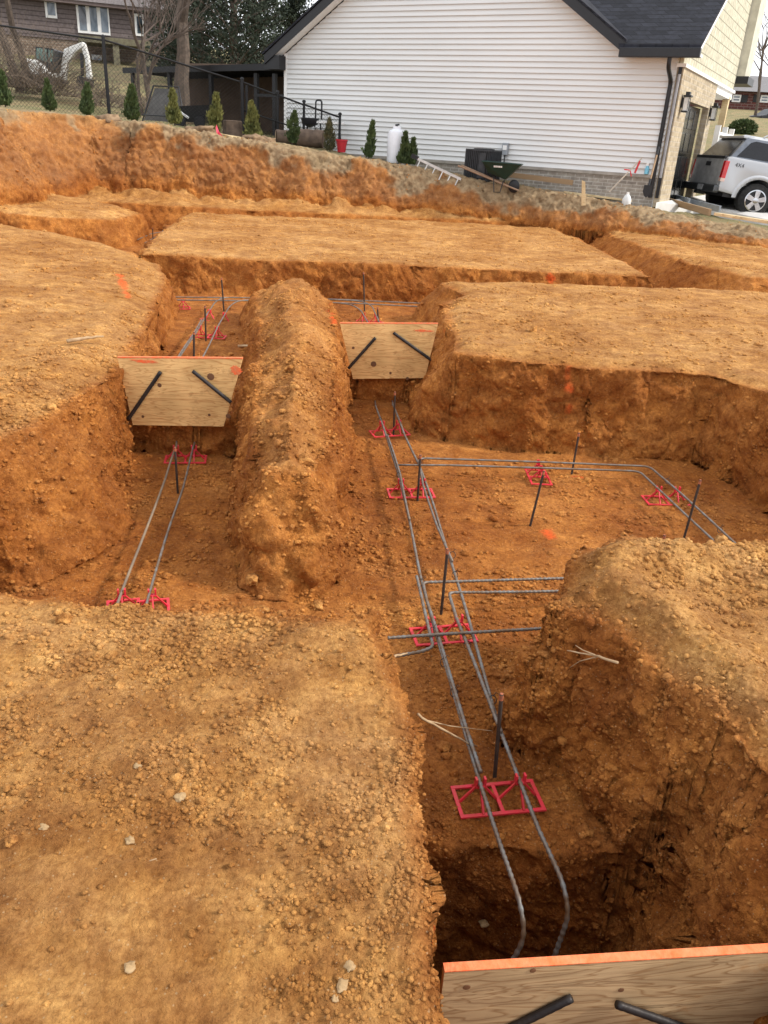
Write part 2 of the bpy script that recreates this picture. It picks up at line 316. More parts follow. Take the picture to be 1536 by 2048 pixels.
    va,vb=vor(75),vor(170); msk_=ramp(noise(6,4).outputs['Fac'],.45,.7,(.05,)*3,(.7,)*3).outputs[0]
    h1=N('ShaderNodeMath'); h1.operation='MULTIPLY'; l(va.outputs['Distance'],h1.inputs[0]); l(msk_,h1.inputs[1])
    h2=N('ShaderNodeMath'); h2.operation='MULTIPLY_ADD'; l(vb.outputs['Distance'],h2.inputs[0]); h2.inputs[1].default_value=.22; l(h1.outputs[0],h2.inputs[2])
    va_=noise(120,5,.7); h4=N('ShaderNodeMath'); h4.operation='MULTIPLY_ADD'; l(va_.outputs['Fac'],h4.inputs[0]); h4.inputs[1].default_value=-1.1; l(h2.outputs[0],h4.inputs[2]); h2=h4
    h3=N('ShaderNodeMath'); h3.operation='MULTIPLY_ADD'; l(medn.outputs['Fac'],h3.inputs[0]); h3.inputs[1].default_value=-2.0; l(h2.outputs[0],h3.inputs[2])
    bp=N('ShaderNodeBump'); bp.invert=True; bp.inputs['Strength'].default_value=1.0; bp.inputs['Distance'].default_value=.015; l(h3.outputs[0],bp.inputs['Height']); l(bp.outputs[0],b.inputs['Normal'])
    return m
DRY0=(.45,.225,.070); DRY1=(.74,.44,.170); CUT0=(.40,.148,.032); CUT1=(.64,.285,.075)
EARTH=soil_mat()
GV,GT,GA=build_terrain()
ground=mesh_np('ground',GV,GT,EARTH,True,GA); ground['kind']='structure'; ground['label']='orange clay ground with footing trenches, spoil heaps and a cut bank'
# fast lookup of the finished ground height
_sel=(np.abs(GV[:,0])<13)&(GV[:,1]>.2)&(GV[:,1]<32); _gp=GV[_sel]
def gz(x,y,r=.04):
    D=max(.03,r, .004*math.hypot(x,y)); d=(np.abs(_gp[:,0]-x)<D)&(np.abs(_gp[:,1]-y)<D)
    return float(_gp[d,2].mean()) if d.any() else float(macro(np.array([float(x)]),np.array([float(y)]))[0])
#==OBJECTS
# ---------------------------------------------------------------- mesh helpers
def thing(name,label,cat,loc=(0,0,0),rz=0,group=None,rot=None):
    o=bpy.data.objects.new(name,None); COL.objects.link(o); o.location=loc; o.rotation_euler=rot if rot else (0,0,rz); o.empty_display_size=.1
    o['label']=label; o['category']=cat
    if group: o['group']=group
    return o
def tag(o,label,cat,group=None,kind=None):
    if label: o['label']=label
    if cat: o['category']=cat
    if group: o['group']=group
    if kind: o['kind']=kind
    return o
def dup(root,loc=None,rz=None,label=None):
    r=root.copy(); COL.objects.link(r)
    if loc is not None: r.location=loc
    if rz is not None: r.rotation_euler=(r.rotation_euler[0],r.rotation_euler[1],rz)
    if label: r['label']=label
    for ch in root.children:
        c=ch.copy(); COL.objects.link(c); c.parent=r
        for g in ch.children:
            d=g.copy(); COL.objects.link(d); d.parent=c
    return r
class MB:
    def __init__(s): s.v=[]; s.f=[]
    def add(s,vs,fs):
        n=len(s.v); s.v+= [tuple(map(float,p)) for p in vs]; s.f+=[tuple(i+n for i in f) for f in fs]; return s
    def box(s,a,b,M=None):
        (x0,y0,z0),(x1,y1,z1)=a,b; vs=[Vector(p) for p in ((x0,y0,z0),(x1,y0,z0),(x1,y1,z0),(x0,y1,z0),(x0,y0,z1),(x1,y0,z1),(x1,y1,z1),(x0,y1,z1))]
        if M is not None: vs=[M@p for p in vs]
        return s.add(vs,[(0,3,2,1),(4,5,6,7),(0,1,5,4),(1,2,6,5),(2,3,7,6),(3,0,4,7)])
    def prism(s,pts,axis,a,b):
        """pts 2D outline (counter-clockwise), extruded along axis from a to b"""
        def P(p,t): return (t,p[0],p[1]) if axis=='x' else (p[0],t,p[1]) if axis=='y' else (p[0],p[1],t)
        n=len(pts); vs=[P(p,a) for p in pts]+[P(p,b) for p in pts]
        return s.add(vs,[tuple(range(n))[::-1],tuple(range(n,2*n))]+[(i,(i+1)%n,n+(i+1)%n,n+i) for i in range(n)])
    def tube(s,path,r,seg=8,cap=True,rr=None):
        path=[Vector(p) for p in path]; n=len(path); rings=[]; ref=None
        for i,p in enumerate(path):
            t=((path[min(i+1,n-1)]-path[max(i-1,0)])).normalized()
            if ref is None: ref=t.orthogonal().normalized()
            ref=(ref-t*ref.dot(t)); ref=ref.normalized() if ref.length>1e-6 else t.orthogonal().normalized()
            bb=t.cross(ref); q=rr[i] if rr is not None else (r[i] if isinstance(r,(list,tuple)) else r)
            rings.append([p+(ref*math.cos(2*math.pi*k/seg)+bb*math.sin(2*math.pi*k/seg))*q for k in range(seg)])
        vs=[v for R in rings for v in R]; fs=[(i*seg+k,i*seg+(k+1)%seg,(i+1)*seg+(k+1)%seg,(i+1)*seg+k) for i in range(n-1) for k in range(seg)]
        if cap: fs+=[tuple(range(seg))[::-1],tuple(range((n-1)*seg,n*seg))]
        return s.add(vs,fs)
    def lathe(s,prof,c=(0,0,0),seg=24,axis='z',cap=True):
        vs=[]
        for r,h in prof:
            for k in range(seg):
                a=2*math.pi*k/seg; p=(r*math.cos(a),r*math.sin(a),h)
                if axis=='y': p=(p[0],h,p[1])
                if axis=='x': p=(h,p[0],p[1])
                vs.append((c[0]+p[0],c[1]+p[1],c[2]+p[2]))
        n=len(prof); fs=[(i*seg+k,i*seg+(k+1)%seg,(i+1)*seg+(k+1)%seg,(i+1)*seg+k) for i in range(n-1) for k in range(seg)]
        if cap: fs+=[tuple(range(seg))[::-1],tuple(range((n-1)*seg,n*seg))]
        return s.add(vs,fs)
    def build(s,name,m,parent=None,smooth=False,bevel=0,off=None):
        me=bpy.data.meshes.new(name); vs=s.v if off is None else [(a-off[0],b-off[1],c-off[2]) for a,b,c in s.v]
        me.from_pydata(vs,[],s.f); me.materials.append(m)
        bm=bmesh.new(); bm.from_mesh(me); bmesh.ops.recalc_face_normals(bm,faces=bm.faces)
        if bevel: bmesh.ops.bevel(bm,geom=[e for e in bm.edges if len(e.link_faces)==2 and e.calc_face_angle(0)>.5],offset=bevel,segments=2,affect='EDGES',profile=.6)
        bm.to_mesh(me); bm.free()
        if smooth:
            for p in me.polygons: p.use_smooth=True
            if smooth!='all': me.set_sharp_from_angle(angle=math.radians(40))
        o=bpy.data.objects.new(name,me); COL.objects.link(o)
        if parent: o.parent=parent
        return o
def fillet(pts,r,n=5):
    P=[Vector(p) for p in pts]; out=[P[0]]
    for i in range(1,len(P)-1):
        a,b,c=P[i-1],P[i],P[i+1]; d1=(a-b); d2=(c-b); q=min(r,d1.length*.45,d2.length*.45)
        if d1.normalized().dot(d2.normalized())<-.995: out.append(b); continue
        s=b+d1.normalized()*q; e=b+d2.normalized()*q
        for k in range(n+1):
            t=k/n; out.append(s*(1-t)**2+b*2*t*(1-t)+e*t*t)
    out.append(P[-1]); return out
def resample(P,step):
    out=[P[0]]
    for a,b in zip(P[:-1],P[1:]):
        L_=(b-a).length; n=max(1,int(L_/step))
        for k in range(1,n+1): out.append(a.lerp(b,k/n))
    return out
# ---------------------------------------------------------------- shared materials
steel=mat('rebar_steel',(.20,.205,.20),.5,.35,alt=(.16,.095,.05),scale=22,bump=.2)
rust=mat('rusty_steel',(.085,.055,.04),.8,.3,alt=(.035,.028,.024),scale=14,bump=.2)
blackpin=mat('black_pin',(.018,.018,.02),.5,.4,alt=(.05,.04,.035),scale=12)
orange=mat('orange_paint',(.88,.14,.035),.75,alt=(.62,.22,.09),scale=35,bump=.5)
redpl=mat('red_plastic',(.72,.018,.05),.5,alt=(.50,.05,.04),scale=28,bump=.05)
def wood_mat(name,c0,c1,axis='x',knots=True,sc=1.0):
    m,t,b=nodes(name); N=t.nodes.new; l=t.links.new
    tc=N('ShaderNodeTexCoord'); mp=N('ShaderNodeMapping'); mp.inputs['Scale'].default_value=(1.2*sc,6*sc,11*sc) if axis=='x' else (11*sc,6*sc,1.2*sc); l(tc.outputs['Object'],mp.inputs['Vector'])
    n=N('ShaderNodeTexNoise'); n.inputs['Scale'].default_value=1.3; n.inputs['Detail'].default_value=3; n.inputs['Distortion'].default_value=.9; l(mp.outputs[0],n.inputs['Vector'])
    f=N('ShaderNodeMath'); f.operation='MULTIPLY'; l(n.outputs['Fac'],f.inputs[0]); f.inputs[1].default_value=13
    s=N('ShaderNodeMath'); s.operation='FRACT'; l(f.outputs[0],s.inputs[0])
    r=N('ShaderNodeValToRGB'); e=r.color_ramp.elements; e[0].position=0; e[0].color=(*c0,1); e[1].position=1; e[1].color=(*c0,1); x=e.new(.55); x.color=(*c0,1); x=e.new(.85); x.color=(*c1,1); l(s.outputs[0],r.inputs['Fac'])
    n2=N('ShaderNodeTexNoise'); n2.inputs['Scale'].default_value=4; n2.inputs['Detail'].default_value=5; l(tc.outputs['Object'],n2.inputs['Vector'])
    r2=N('ShaderNodeValToRGB'); r2.color_ramp.elements[0].position=.35; r2.color_ramp.elements[0].color=(.72,.68,.62,1); r2.color_ramp.elements[1].position=.65; r2.color_ramp.elements[1].color=(1.05,1.03,1,1); l(n2.outputs['Fac'],r2.inputs['Fac'])
    mx=N('ShaderNodeMixRGB'); mx.blend_type='MULTIPLY'; mx.inputs[0].default_value=.9; l(r.outputs['Color'],mx.inputs[1]); l(r2.outputs['Color'],mx.inputs[2]); col=mx.outputs[0]
    n3=N('ShaderNodeTexNoise'); n3.inputs['Scale'].default_value=7; n3.inputs['Detail'].default_value=8; n3.inputs['Roughness'].default_value=.7; l(tc.outputs['Object'],n3.inputs['Vector'])
    r3=N('ShaderNodeValToRGB'); r3.color_ramp.elements[0].position=.58; r3.color_ramp.elements[0].color=(0,0,0,1); r3.color_ramp.elements[1].position=.68; r3.color_ramp.elements[1].color=(.7,.7,.7,1); l(n3.outputs['Fac'],r3.inputs['Fac'])
    md=N('ShaderNodeMixRGB'); l(r3.outputs['Color'],md.inputs[0]); l(col,md.inputs[1]); md.inputs[2].default_value=(.38,.19,.07,1); col=md.outputs[0]
    l(col,b.inputs['Base Color']); b.inputs['Roughness'].default_value=.75; b.inputs['Specular IOR Level'].default_value=.25
    bp=N('ShaderNodeBump'); bp.inputs['Strength'].default_value=.25; bp.inputs['Distance'].default_value=.004; l(s.outputs[0],bp.inputs['Height']); l(bp.outputs[0],b.inputs['Normal'])
    return m
ply=wood_mat('plywood_face',(.84,.54,.23),(.60,.32,.12))
plyd=wood_mat('weathered_plywood',(.50,.345,.19),(.32,.19,.09))
lumber=wood_mat('new_lumber',(.70,.56,.34),(.58,.42,.22))
knot=mat('knot_wood',(.16,.07,.03),.7)
black=mat('black_metal',(.015,.015,.017),.4,.1,bump=.05)
# ---------------------------------------------------------------- form boards
def form_board(label,tl,tr,br,bl,th,m,edge,knots,paint=()):
    """corners in the world; a local x axis along the board"""
    tl,tr,br,bl=[Vector(p) for p in (tl,tr,br,bl)]; ax=(tr-tl); ax.z=0; L_=ax.length; a=math.atan2(ax.y,ax.x)
    t=thing('form_board',label,'form board',tuple(tl),a); R=Matrix.Rotation(-a,3,'Z')
    q=[R@(p-tl) for p in (tl,tr,br,bl)]
    p2=[(p.x,p.z) for p in q]
    o=MB().prism(p2,'y',0,th).build('panel',m,t)
    e=MB().prism([(p2[0][0],p2[0][1]),(p2[1][0],p2[1][1]),(p2[1][0],p2[1][1]+edge),(p2[0][0],p2[0][1]+edge)],'y',-.0015,th+.0015).build('painted_edge',orange,t)
    for (kx,kz,kr) in knots:
        MB().lathe([(kr*1.25,-.0012),(kr,-.0022),(kr*.3,-.0026)],(kx,0,kz),10,'y').build('knot',knot,o)
    for (kx,kz,kw,kh) in paint:
        pts=[(kx+kw*math.cos(a_)*(.5+.6*random.random()),min(kz+kh*math.sin(a_)*(.5+.6*random.random()),-.001)) for a_ in np.linspace(0,2*math.pi,27)[:-1]]
        MB().prism(pts,'y',-.0018,-.0002).build('paint_mark',orange,t)
    return t
Y1=5.2; Y2=6.75
form_board('plywood form board with a red paint mark at its corner, left of the long mound',by(235,716,Y1),by(485,718,Y1),by(447,853,Y1),by(266,850,Y1),.02,ply,.008,[(.27,-.17,.012),(.62,-.09,.02),(.60,-.36,.008),(.73,-.36,.014),(.14,-.40,.008)],[(.79,-.035,.045,.04),(.18,-.012,.12,.012)])
form_board('plywood form board across the far end of the trench right of the long mound',by(680,647,Y2),by(876,648,Y2),by(850,756,Y2),by(706,758,Y2),.02,ply,.006,[(.30,-.33,.02),(.45,-.40,.009),(.60,-.44,.012),(.12,-.2,.01)],[(.70,-.02,.12,.012)])
fa=Vector(bz(889,1944,-.235)); fb=Vector(bz(1556,1903,-.235)); fb=fa+(fb-fa)*1.08
form_board('nearest plywood form board with orange painted top edge across the deep trench',fa,fb,fb+Vector((0,0,-.42)),fa+Vector((.0,0,-.42)),.018,plyd,.003,[(.055,-.055,.007),(.42,-.10,.006),(.20,-.012,.006)])
ed=Vector((fb.x-fa.x,fb.y-fa.y,0)).normalized(); nrm=Vector((ed.y,-ed.x,0))
def pin(label,a,b,r):
    a,b=Vector(a),Vector(b); n=max(4,int((b-a).length/(r*1.2))); P=[a.lerp(b,k/n)-a for k in range(n+1)]
    o=MB().tube(P,r,10,rr=[r*(1+.07*(k%2)) for k in range(n+1)]).build('steel_pin',blackpin,None,'all'); o.location=a
    return tag(o,label,'steel pin','black steel pins driven at a slant through the form boards')
G=lambda px,py,y,dy=-.012:(lambda p:(p[0],p[1]+dy,p[2]))(by(px,py,y))
pin('black pin slanting down to the left on the form board with the red corner mark',G(322,743,Y1),G(257,838,Y1),.0125)
pin('black pin slanting down to the right on the form board with the red corner mark',G(386,741,Y1),G(463,804,Y1),.0125)
pin('black pin slanting down to the left on the far form board',G(751,675,Y2),G(697,736,Y2),.0125)
pin('black pin slanting down to the right on the far form board',G(787,665,Y2),G(866,722,Y2),.0125)
pin('thick black pin slanting down to the left on the nearest form board',*[tuple(Vector(by(a,b,float(fa.y+(fb.y-fa.y)*f)))+nrm*.013) for a,b,f in ((1140,1985,.38),(985,2062,.2))],.0095)
pin('thick black pin slanting down to the right on the nearest form board',*[tuple(Vector(by(a,b,float(fa.y+(fb.y-fa.y)*f)))+nrm*.013) for a,b,f in ((1230,1998,.47),(1425,2066,.7))],.0095)
# ---------------------------------------------------------------- rebar
def rebar(label,pts,r=.0070,fil=.05,m=None,ribs=False,group='steel reinforcing bars in the trenches'):
    P=fillet(pts,fil); o0=P[0].copy()
    P=resample(P,.0055 if ribs else .12)
    rr=[r*(1.2 if k%4<2 else .94) for k in range(len(P))] if ribs else None
    # slight real-life waviness
    P=[p+Vector((math.sin(i*.011*(6 if ribs else 120)*.35+o0.x*9)*.0035,0,math.sin(i*(.006 if ribs else .12)*2.1+o0.y)*.003)) for i,p in enumerate(P)]
    o=MB().tube([p-o0 for p in P],r,8 if ribs else 7,rr=rr).build('steel_bar',m or steel,None,'all'); o.location=o0
    return tag(o,label,'rebar',group)
zl=-.600; zu=-.355
q=lambda pts,z=zl:[bz(a,b,z) for a,b in pts]
b1=q([(752,812),(770,868),(797,945),(822,1060),(846,1170),(880,1300),(925,1450),(960,1560),(1003,1690),(1040,1800)])
b1e=[b1[-1],(b1[-1][0]+.015,b1[-1][1]-.07,zl-.06),by(1018,1932,b1[-1][1]-.10)]
rebar('left of the two long middle trench bars, bending down into the pit',b1+b1e[1:],ribs=True,fil=.045)
b2=q([(785,808),(808,868),(838,928),(870,1020),(905,1130),(950,1290),(995,1440),(1040,1560),(1078,1660),(1125,1765)])
b2e=[b2[-1],(b2[-1][0]+.015,b2[-1][1]-.06,zl-.06),by(1102,1925,b2[-1][1]-.10)]
rebar('right of the two long middle trench bars, bending down into the pit',b2+b2e[1:],ribs=True,fil=.045)
rebar('short hooked bar beside the left long bar, its end under the near bank',q([(832,1152),(850,1225),(868,1293),(845,1302),(790,1312),(700,1325)],-.585),ribs=True,fil=.03)
rebar('farther of two bars toward the right mound, bent along the left long bar',q([(1175,1155),(1050,1158),(845,1164),(852,1200),(888,1310),(938,1470),(962,1545)],-.588),ribs=True,fil=.03)
rebar('nearer of two bars toward the right mound, bent along the right long bar',q([(1175,1181),(1050,1183),(898,1184),(912,1235),(955,1345),(1003,1465)],-.588),ribs=True,fil=.03)
rebar('straight bar crossing the middle trench at the red chair nearest the two bent bars',q([(775,1276),(880,1268),(980,1262),(1085,1256)],-.575),ribs=True)
rebar('far bar of the wide pit, turning toward the camera at its right corner',q([(905,1122),(875,1050),(846,970),(836,917),(900,919),(1100,925),(1300,932),(1360,985),(1467,1085),(1520,1135)],-.583),fil=.06)
rebar('near bar of the wide pit, turning toward the camera at its right corner',q([(795,929),(900,930),(1100,937),(1278,943),(1330,990),(1437,1088),(1490,1140)],-.59),fil=.06)
rebar('short bar lapped along the far part of the left long bar',q([(775,870),(800,950),(820,1040)],-.585))
rebar('dropped bar end stepping down under the far form board, left',[bz(745,700,zu),by(750,755,6.9),by(751,800,6.85),bz(752,812,zl)],fil=.04)
rebar('dropped bar end stepping down under the far form board, right',[bz(775,700,zu),by(783,755,6.9),by(785,800,6.85),bz(785,808,zl)],fil=.04)
rebar('left bar of the pair in the left trench below its form board',[by(350,853,5.4),by(352,880,5.34)]+q([(352,895),(330,960),(300,1035),(245,1182),(225,1240)]),m=mat('dusty_steel',(.30,.22,.14),.7,.2,alt=(.16,.12,.09)),fil=.03)
rebar('right bar of the pair in the left trench below its form board',[by(392,853,5.4),by(390,880,5.34)]+q([(387,895),(365,975),(340,1050),(300,1184),(283,1240)]),fil=.03)
rebar('left bar of the pair in the left trench beyond the form board',q([(340,745),(362,712),(400,652),(430,603),(450,595),(520,597)],zu),fil=.25)
rebar('right bar of the pair in the left trench beyond the form board',q([(390,745),(407,712),(437,652),(458,612),(480,600),(560,601)],zu+.01),fil=.25)
rebar('short lapped bar leaning in the left trench beyond the form board',q([(352,720),(385,672),(402,640)],zu+.01))
rebar('rear of the long bars along the far cross trench',q([(330,594),(500,595),(700,600),(860,607)],zu))
rebar('front of the long bars along the far cross trench',q([(330,600),(500,601),(700,607),(860,614)],zu+.01))
rebar('left bent bar coming from behind the long mound to the far form board',q([(640,604),(700,607),(722,620),(740,652),(750,690)],zu+.02),fil=.3)
rebar('right bent bar coming from behind the long mound to the far form board',q([(650,598),(725,602),(745,612),(760,650),(770,690)],zu+.02),fil=.3)
rebar('left bar glimpsed in the trench beyond the left mass',q([(275,480),(305,466),(345,461)],-.37),fil=.3)
rebar('right bar glimpsed in the trench beyond the left mass',q([(290,486),(318,470),(330,456)],-.37),fil=.3)
# wire ties
ties=[(760,840),(798,950),(843,1165),(866,1262),(888,1325),(908,1385),(935,1290),(910,1150),(985,1400),(905,1110),(1335,962),(1440,1060),(840,928)]
wire=mat('tie_wire',(.05,.045,.04),.6,.5)
for i,(a,b) in enumerate(ties):
    c=Vector(bz(a,b,zl)); 
    o=MB().tube([(.016*math.cos(t),.010*math.sin(t*1.0),.016*math.sin(t)) for t in np.linspace(0,4*math.pi,18)],.0016,5).tube([(0,0,.016),(.012,.008,.034),(.02,.0,.03)],.0014,4).build('tie_wire',wire,None,True); o.location=c
    tag(o,'thin twisted wire tie round the lapped reinforcing bars','wire tie','wire ties on the reinforcing bars')
# ---------------------------------------------------------------- red plastic chairs that carry the bars
def chair_mesh(t,s,single=False):
    hx=.5*s+.075; hy=.068; h=.085; wb=.007
    if single: hx=.07
    f=MB()
    for y in (-hy,hy): f.box((-hx-wb,y-wb,0),(hx+wb,y+wb,.008))
    for x in ([-hx,0,hx] if not single else [-hx,hx]): f.box((x-wb,-hy+wb,0),(x+wb,hy-wb,.0075))
    f.build('base_frame',redpl,t,False,.0015)
    for cx in ((-s/2,s/2) if not single else (0,)):
        m=MB()
        for dx,dy in ((-1,0),(1,0),(0,-1),(0,1)):
            a=Vector((cx+dx*(.066),dy*hy,.006)); b=Vector((cx+dx*.012,dy*.01,h-.012)); m.tube([a,b],[.0062,.005],4)
        m.box((cx-.016,-.012,h-.016),(cx+.016,.012,h-.008)); 
        for sx in (-1,1): m.box((cx+sx*.0155-.004,-.009,h-.010),(cx+sx*.0155+.004,.009,h+.022))
        m.build('bar_cradle',redpl,t,False,.001)
def chair(label,c1,c2=None,z=-.6,single=False):
    a=Vector(bz(*c1,z)); b=Vector(bz(*c2,z)) if c2 else a; c=(a+b)/2; s=(b-a).length; ang=math.atan2(b.y-a.y,b.x-a.x) if c2 else .3
    t=thing('rebar_chair',label,'rebar chair',(c.x,c.y,z-.085-.006),ang,'red plastic chairs holding up the reinforcing bars'); chair_mesh(t,max(.1,s) if c2 else .1,single); return t
chair('nearest red plastic rebar chair, flat on the floor just before the pit',(961,1563),(1041,1556))
chair('red plastic rebar chair under the crossing bar in the middle trench',(862,1240),(918,1236))
chair('red plastic rebar chair in the middle trench where the wide pit bars begin',(802,962),(845,962))
chair('red plastic rebar chair in front of the far form board',(764,846),(797,844))
chair('red plastic rebar chair seen end-on under the two far bars of the wide pit',(1083,937),(1077,925))
chair('red plastic rebar chair near the right corner of the wide pit',(1318,977),(1355,978))
chair('red plastic rebar chair half hidden by the right near mound',(1150,1181),(1158,1156))
chair('red plastic rebar chair just below the form board with the red corner mark',(352,895),(388,895))
chair('left red plastic rebar chair half buried at the edge of the near left bank',(243,1184),single=True)
chair('right red plastic rebar chair half buried at the edge of the near left bank',(304,1184),single=True)
chair('nearer red plastic rebar chair in the trench beyond the left form board',(399,654),(434,656),zu)
chair('farther red plastic rebar chair in the trench beyond the left form board',(419,622),(449,628),zu)
chair('small red plastic rebar chair against the left mass in the far cross trench',(366,600),z=zu,single=True)
chair('red plastic rebar chair behind the far form board',(727,628),(752,630),zu)
# ---------------------------------------------------------------- grade stakes
tipm=mat('worn_orange_tip',(.50,.15,.06),.8,alt=(.20,.07,.04),scale=60)
def stake(label,tip,foot,zf,r=.0072,m=None,tiplen=.03):
    f=Vector(bz(*foot,zf)); t=Vector(by(*tip,f.y)); d=(t-f); u=d.normalized(); o=thing('grade_stake',label,'grade stake',tuple(f),0,'rebar grade stakes with orange tips')
    n=max(4,int(d.length/.012)); P=[d*(-.15+1.15*k/n) for k in range(n+1)]
    MB().tube(P,r,7,rr=[r*(1+.08*(k%2)) for k in range(n+1)]).build('rod',m or rust,o,'all')
    MB().tube([d-u*tiplen,d-u*.01,d+u*.002],[r*1.15,r*1.2,r*.8],8).build('painted_tip',tipm,o,True); return o
for lab,tip,foot,zf in [
 ('thick rusty stake standing behind the nearest red chair',(1003,1388),(989,1556),-.7),
 ('rusty stake beside the two bent bars in the middle trench',(895,1098),(882,1229),-.7),
 ('rusty stake at the corner where the wide pit bars begin',(841,910),(835,1000),-.7),
 ('rusty stake standing before the far form board',(790,784),(787,868),-.7),
 ('rusty stake between the bars in the left trench',(350,895),(356,988),-.7),
 ('leaning rusty stake in the middle of the wide pit floor',(1088,942),(1060,1053),-.7),
 ('rusty stake near the back wall of the wide pit',(1158,866),(1143,950),-.7),
 ('rusty stake between the bars at the right of the wide pit',(1401,960),(1367,1080),-.7)]:
    stake(lab,tip,foot,zf,tiplen=.025)
stake('stake whose orange tip just shows over the right near mound',(1329,1070),(1322,1130),-.7,tiplen=.03)
for lab,tip,foot in [('rusty stake among the red chairs beyond the left form board',(410,612),(412,680)),('dark stake just behind the left form board',(388,664),(388,735)),
 ('tall thin stake against the far block above the bent bars',(443,556),(448,622)),('thin stake against the far block right of the long mound',(727,545),(729,622)),
 ('short dark stake behind the far form board',(755,615),(757,650)),('thin stake in the trench beyond the left mass',(305,455),(306,478))]:
    stake(lab,tip,foot,-.45,.0085,tiplen=.02)
# ---------------------------------------------------------------- stones, roots, sticks
def ico(sub):
    bm=bmesh.new(); bmesh.ops.create_icosphere(bm,subdivisions=sub,radius=1); v=np.array([x.co[:] for x in bm.verts]); f=np.array([[x.index for x in y.verts] for y in bm.faces]); bm.free(); return v,f
I1,I2,I3=ico(1),ico(2),ico(3)
CLOD=soil_mat('clod_earth',True)
stonem=mat('pale_stone',(.44,.31,.17),.9,alt=(.30,.18,.08),scale=14,bump=.5,bscale=60,spec=.15)
def rockverts(I,size,seed):
    v=I[0]; R_=np.linalg.qr(np.random.default_rng(seed).normal(size=(3,3)))[0]; u_=v@R_; v=v/np.maximum(np.abs(u_).max(1,keepdims=True),.3)**.75*.80; n=fbm(v*1.1+seed*7.7,3,seed); w=worley(v*1.3+seed*3.1,seed)[0]; r=(.62+.45*n+.55*w)
    s=np.array([1,.6+.5*random.random(),.45+.35*random.random()])
    return v*r[:,None]*s*size
def rock(label,px,py,z,size,m=None,group='stones lying on the clay',name='stone'):
    x,y,_=bz(px,py,z); zz=gz(x,y); v=rockverts(I3,size,int(px*3+py)); a=px*.7; c,s=math.cos(a),math.sin(a); v=v@np.array([[c,s,0],[-s,c,0],[0,0,1]])
    v=v+vn(v/size*4.5,3)[:,None]*v*.10
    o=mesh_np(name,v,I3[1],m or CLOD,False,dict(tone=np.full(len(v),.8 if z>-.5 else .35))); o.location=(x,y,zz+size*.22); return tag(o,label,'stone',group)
for lab,px,py,z,s,mm in [
 ('pale square stone at the bottom edge of the near bank, beside the board',684,1985,-.15,.014,stonem),('small white stone lying just below the pale square stone',670,2010,-.15,.009,stonem),
 ('pale stone in the middle of the near bank, larger than its neighbours',362,1610,-.15,.017,stonem),('pale round stone left of the middle of the near bank',277,1549,-.15,.015,stonem),
 ('flat pale stone near the far edge of the near bank',130,1247,-.15,.034,CLOD),('yellowish stone at the left edge of the photo among gravel',25,1697,-.15,.018,CLOD),
 ('pale stone above the gravel patch at left',90,1672,-.15,.014,stonem),('pale stone among the gravel right of the patch',262,1697,-.15,.011,stonem),
 ('small pale stone low in the middle of the near bank',262,1950,-.15,.014,stonem),('flat pale stone near the lower right of the near bank',700,1945,-.15,.013,stonem),
 ('round clod standing out on top of the long mound',610,855,0,.05,CLOD),('large clod at the left of the long mound top',520,975,-.05,.045,CLOD),
 ('flat clod at the middle of the long mound front',640,1010,-.15,.045,CLOD),('clod under the dark hollow of the long mound',500,945,-.05,.05,CLOD),
 ('pale stone in the side wall right of the deep trench',1515,1730,-.1,.045,stonem),('large clod on the slope above the nearest board',1400,1830,-.2,.032,CLOD),
 ('rough clod on the slope right of the deep trench',1370,1480,-.1,.03,CLOD),('big clod high on the right slope at the photo edge',1525,1480,-.08,.04,CLOD),
 ('cracked clod low on the right slope at the photo edge',1480,1760,-.12,.04,CLOD),('small clod on the trench floor left of the near stake',885,1500,-.7,.035,CLOD),
 ('pale stone on the pit rim left of the bars',990,1705,-.7,.018,stonem),('flat clod on the trench floor right of the nearest chair',1170,1665,-.7,.03,CLOD),
 ('pale clod on the pad of the right block',1066,662,0,.05,CLOD)]:
    rock(lab,px,py,z,s,mm)
for i,(px,py) in enumerate([(150,405),(160,400),(171,398),(183,403),(140,412),(166,412),(193,413),(179,416)]):
    x,y,_=by(px,py,12.9); v=rockverts(I2,.09+.04*random.random(),i+50); o=mesh_np('clod',v,I2[1],CLOD); o.location=(x,y,gz(x,y)+.03); tag(o,'rounded clay clod in the row fallen at the foot of the left cut','clod','clods fallen at the foot of the left cut')
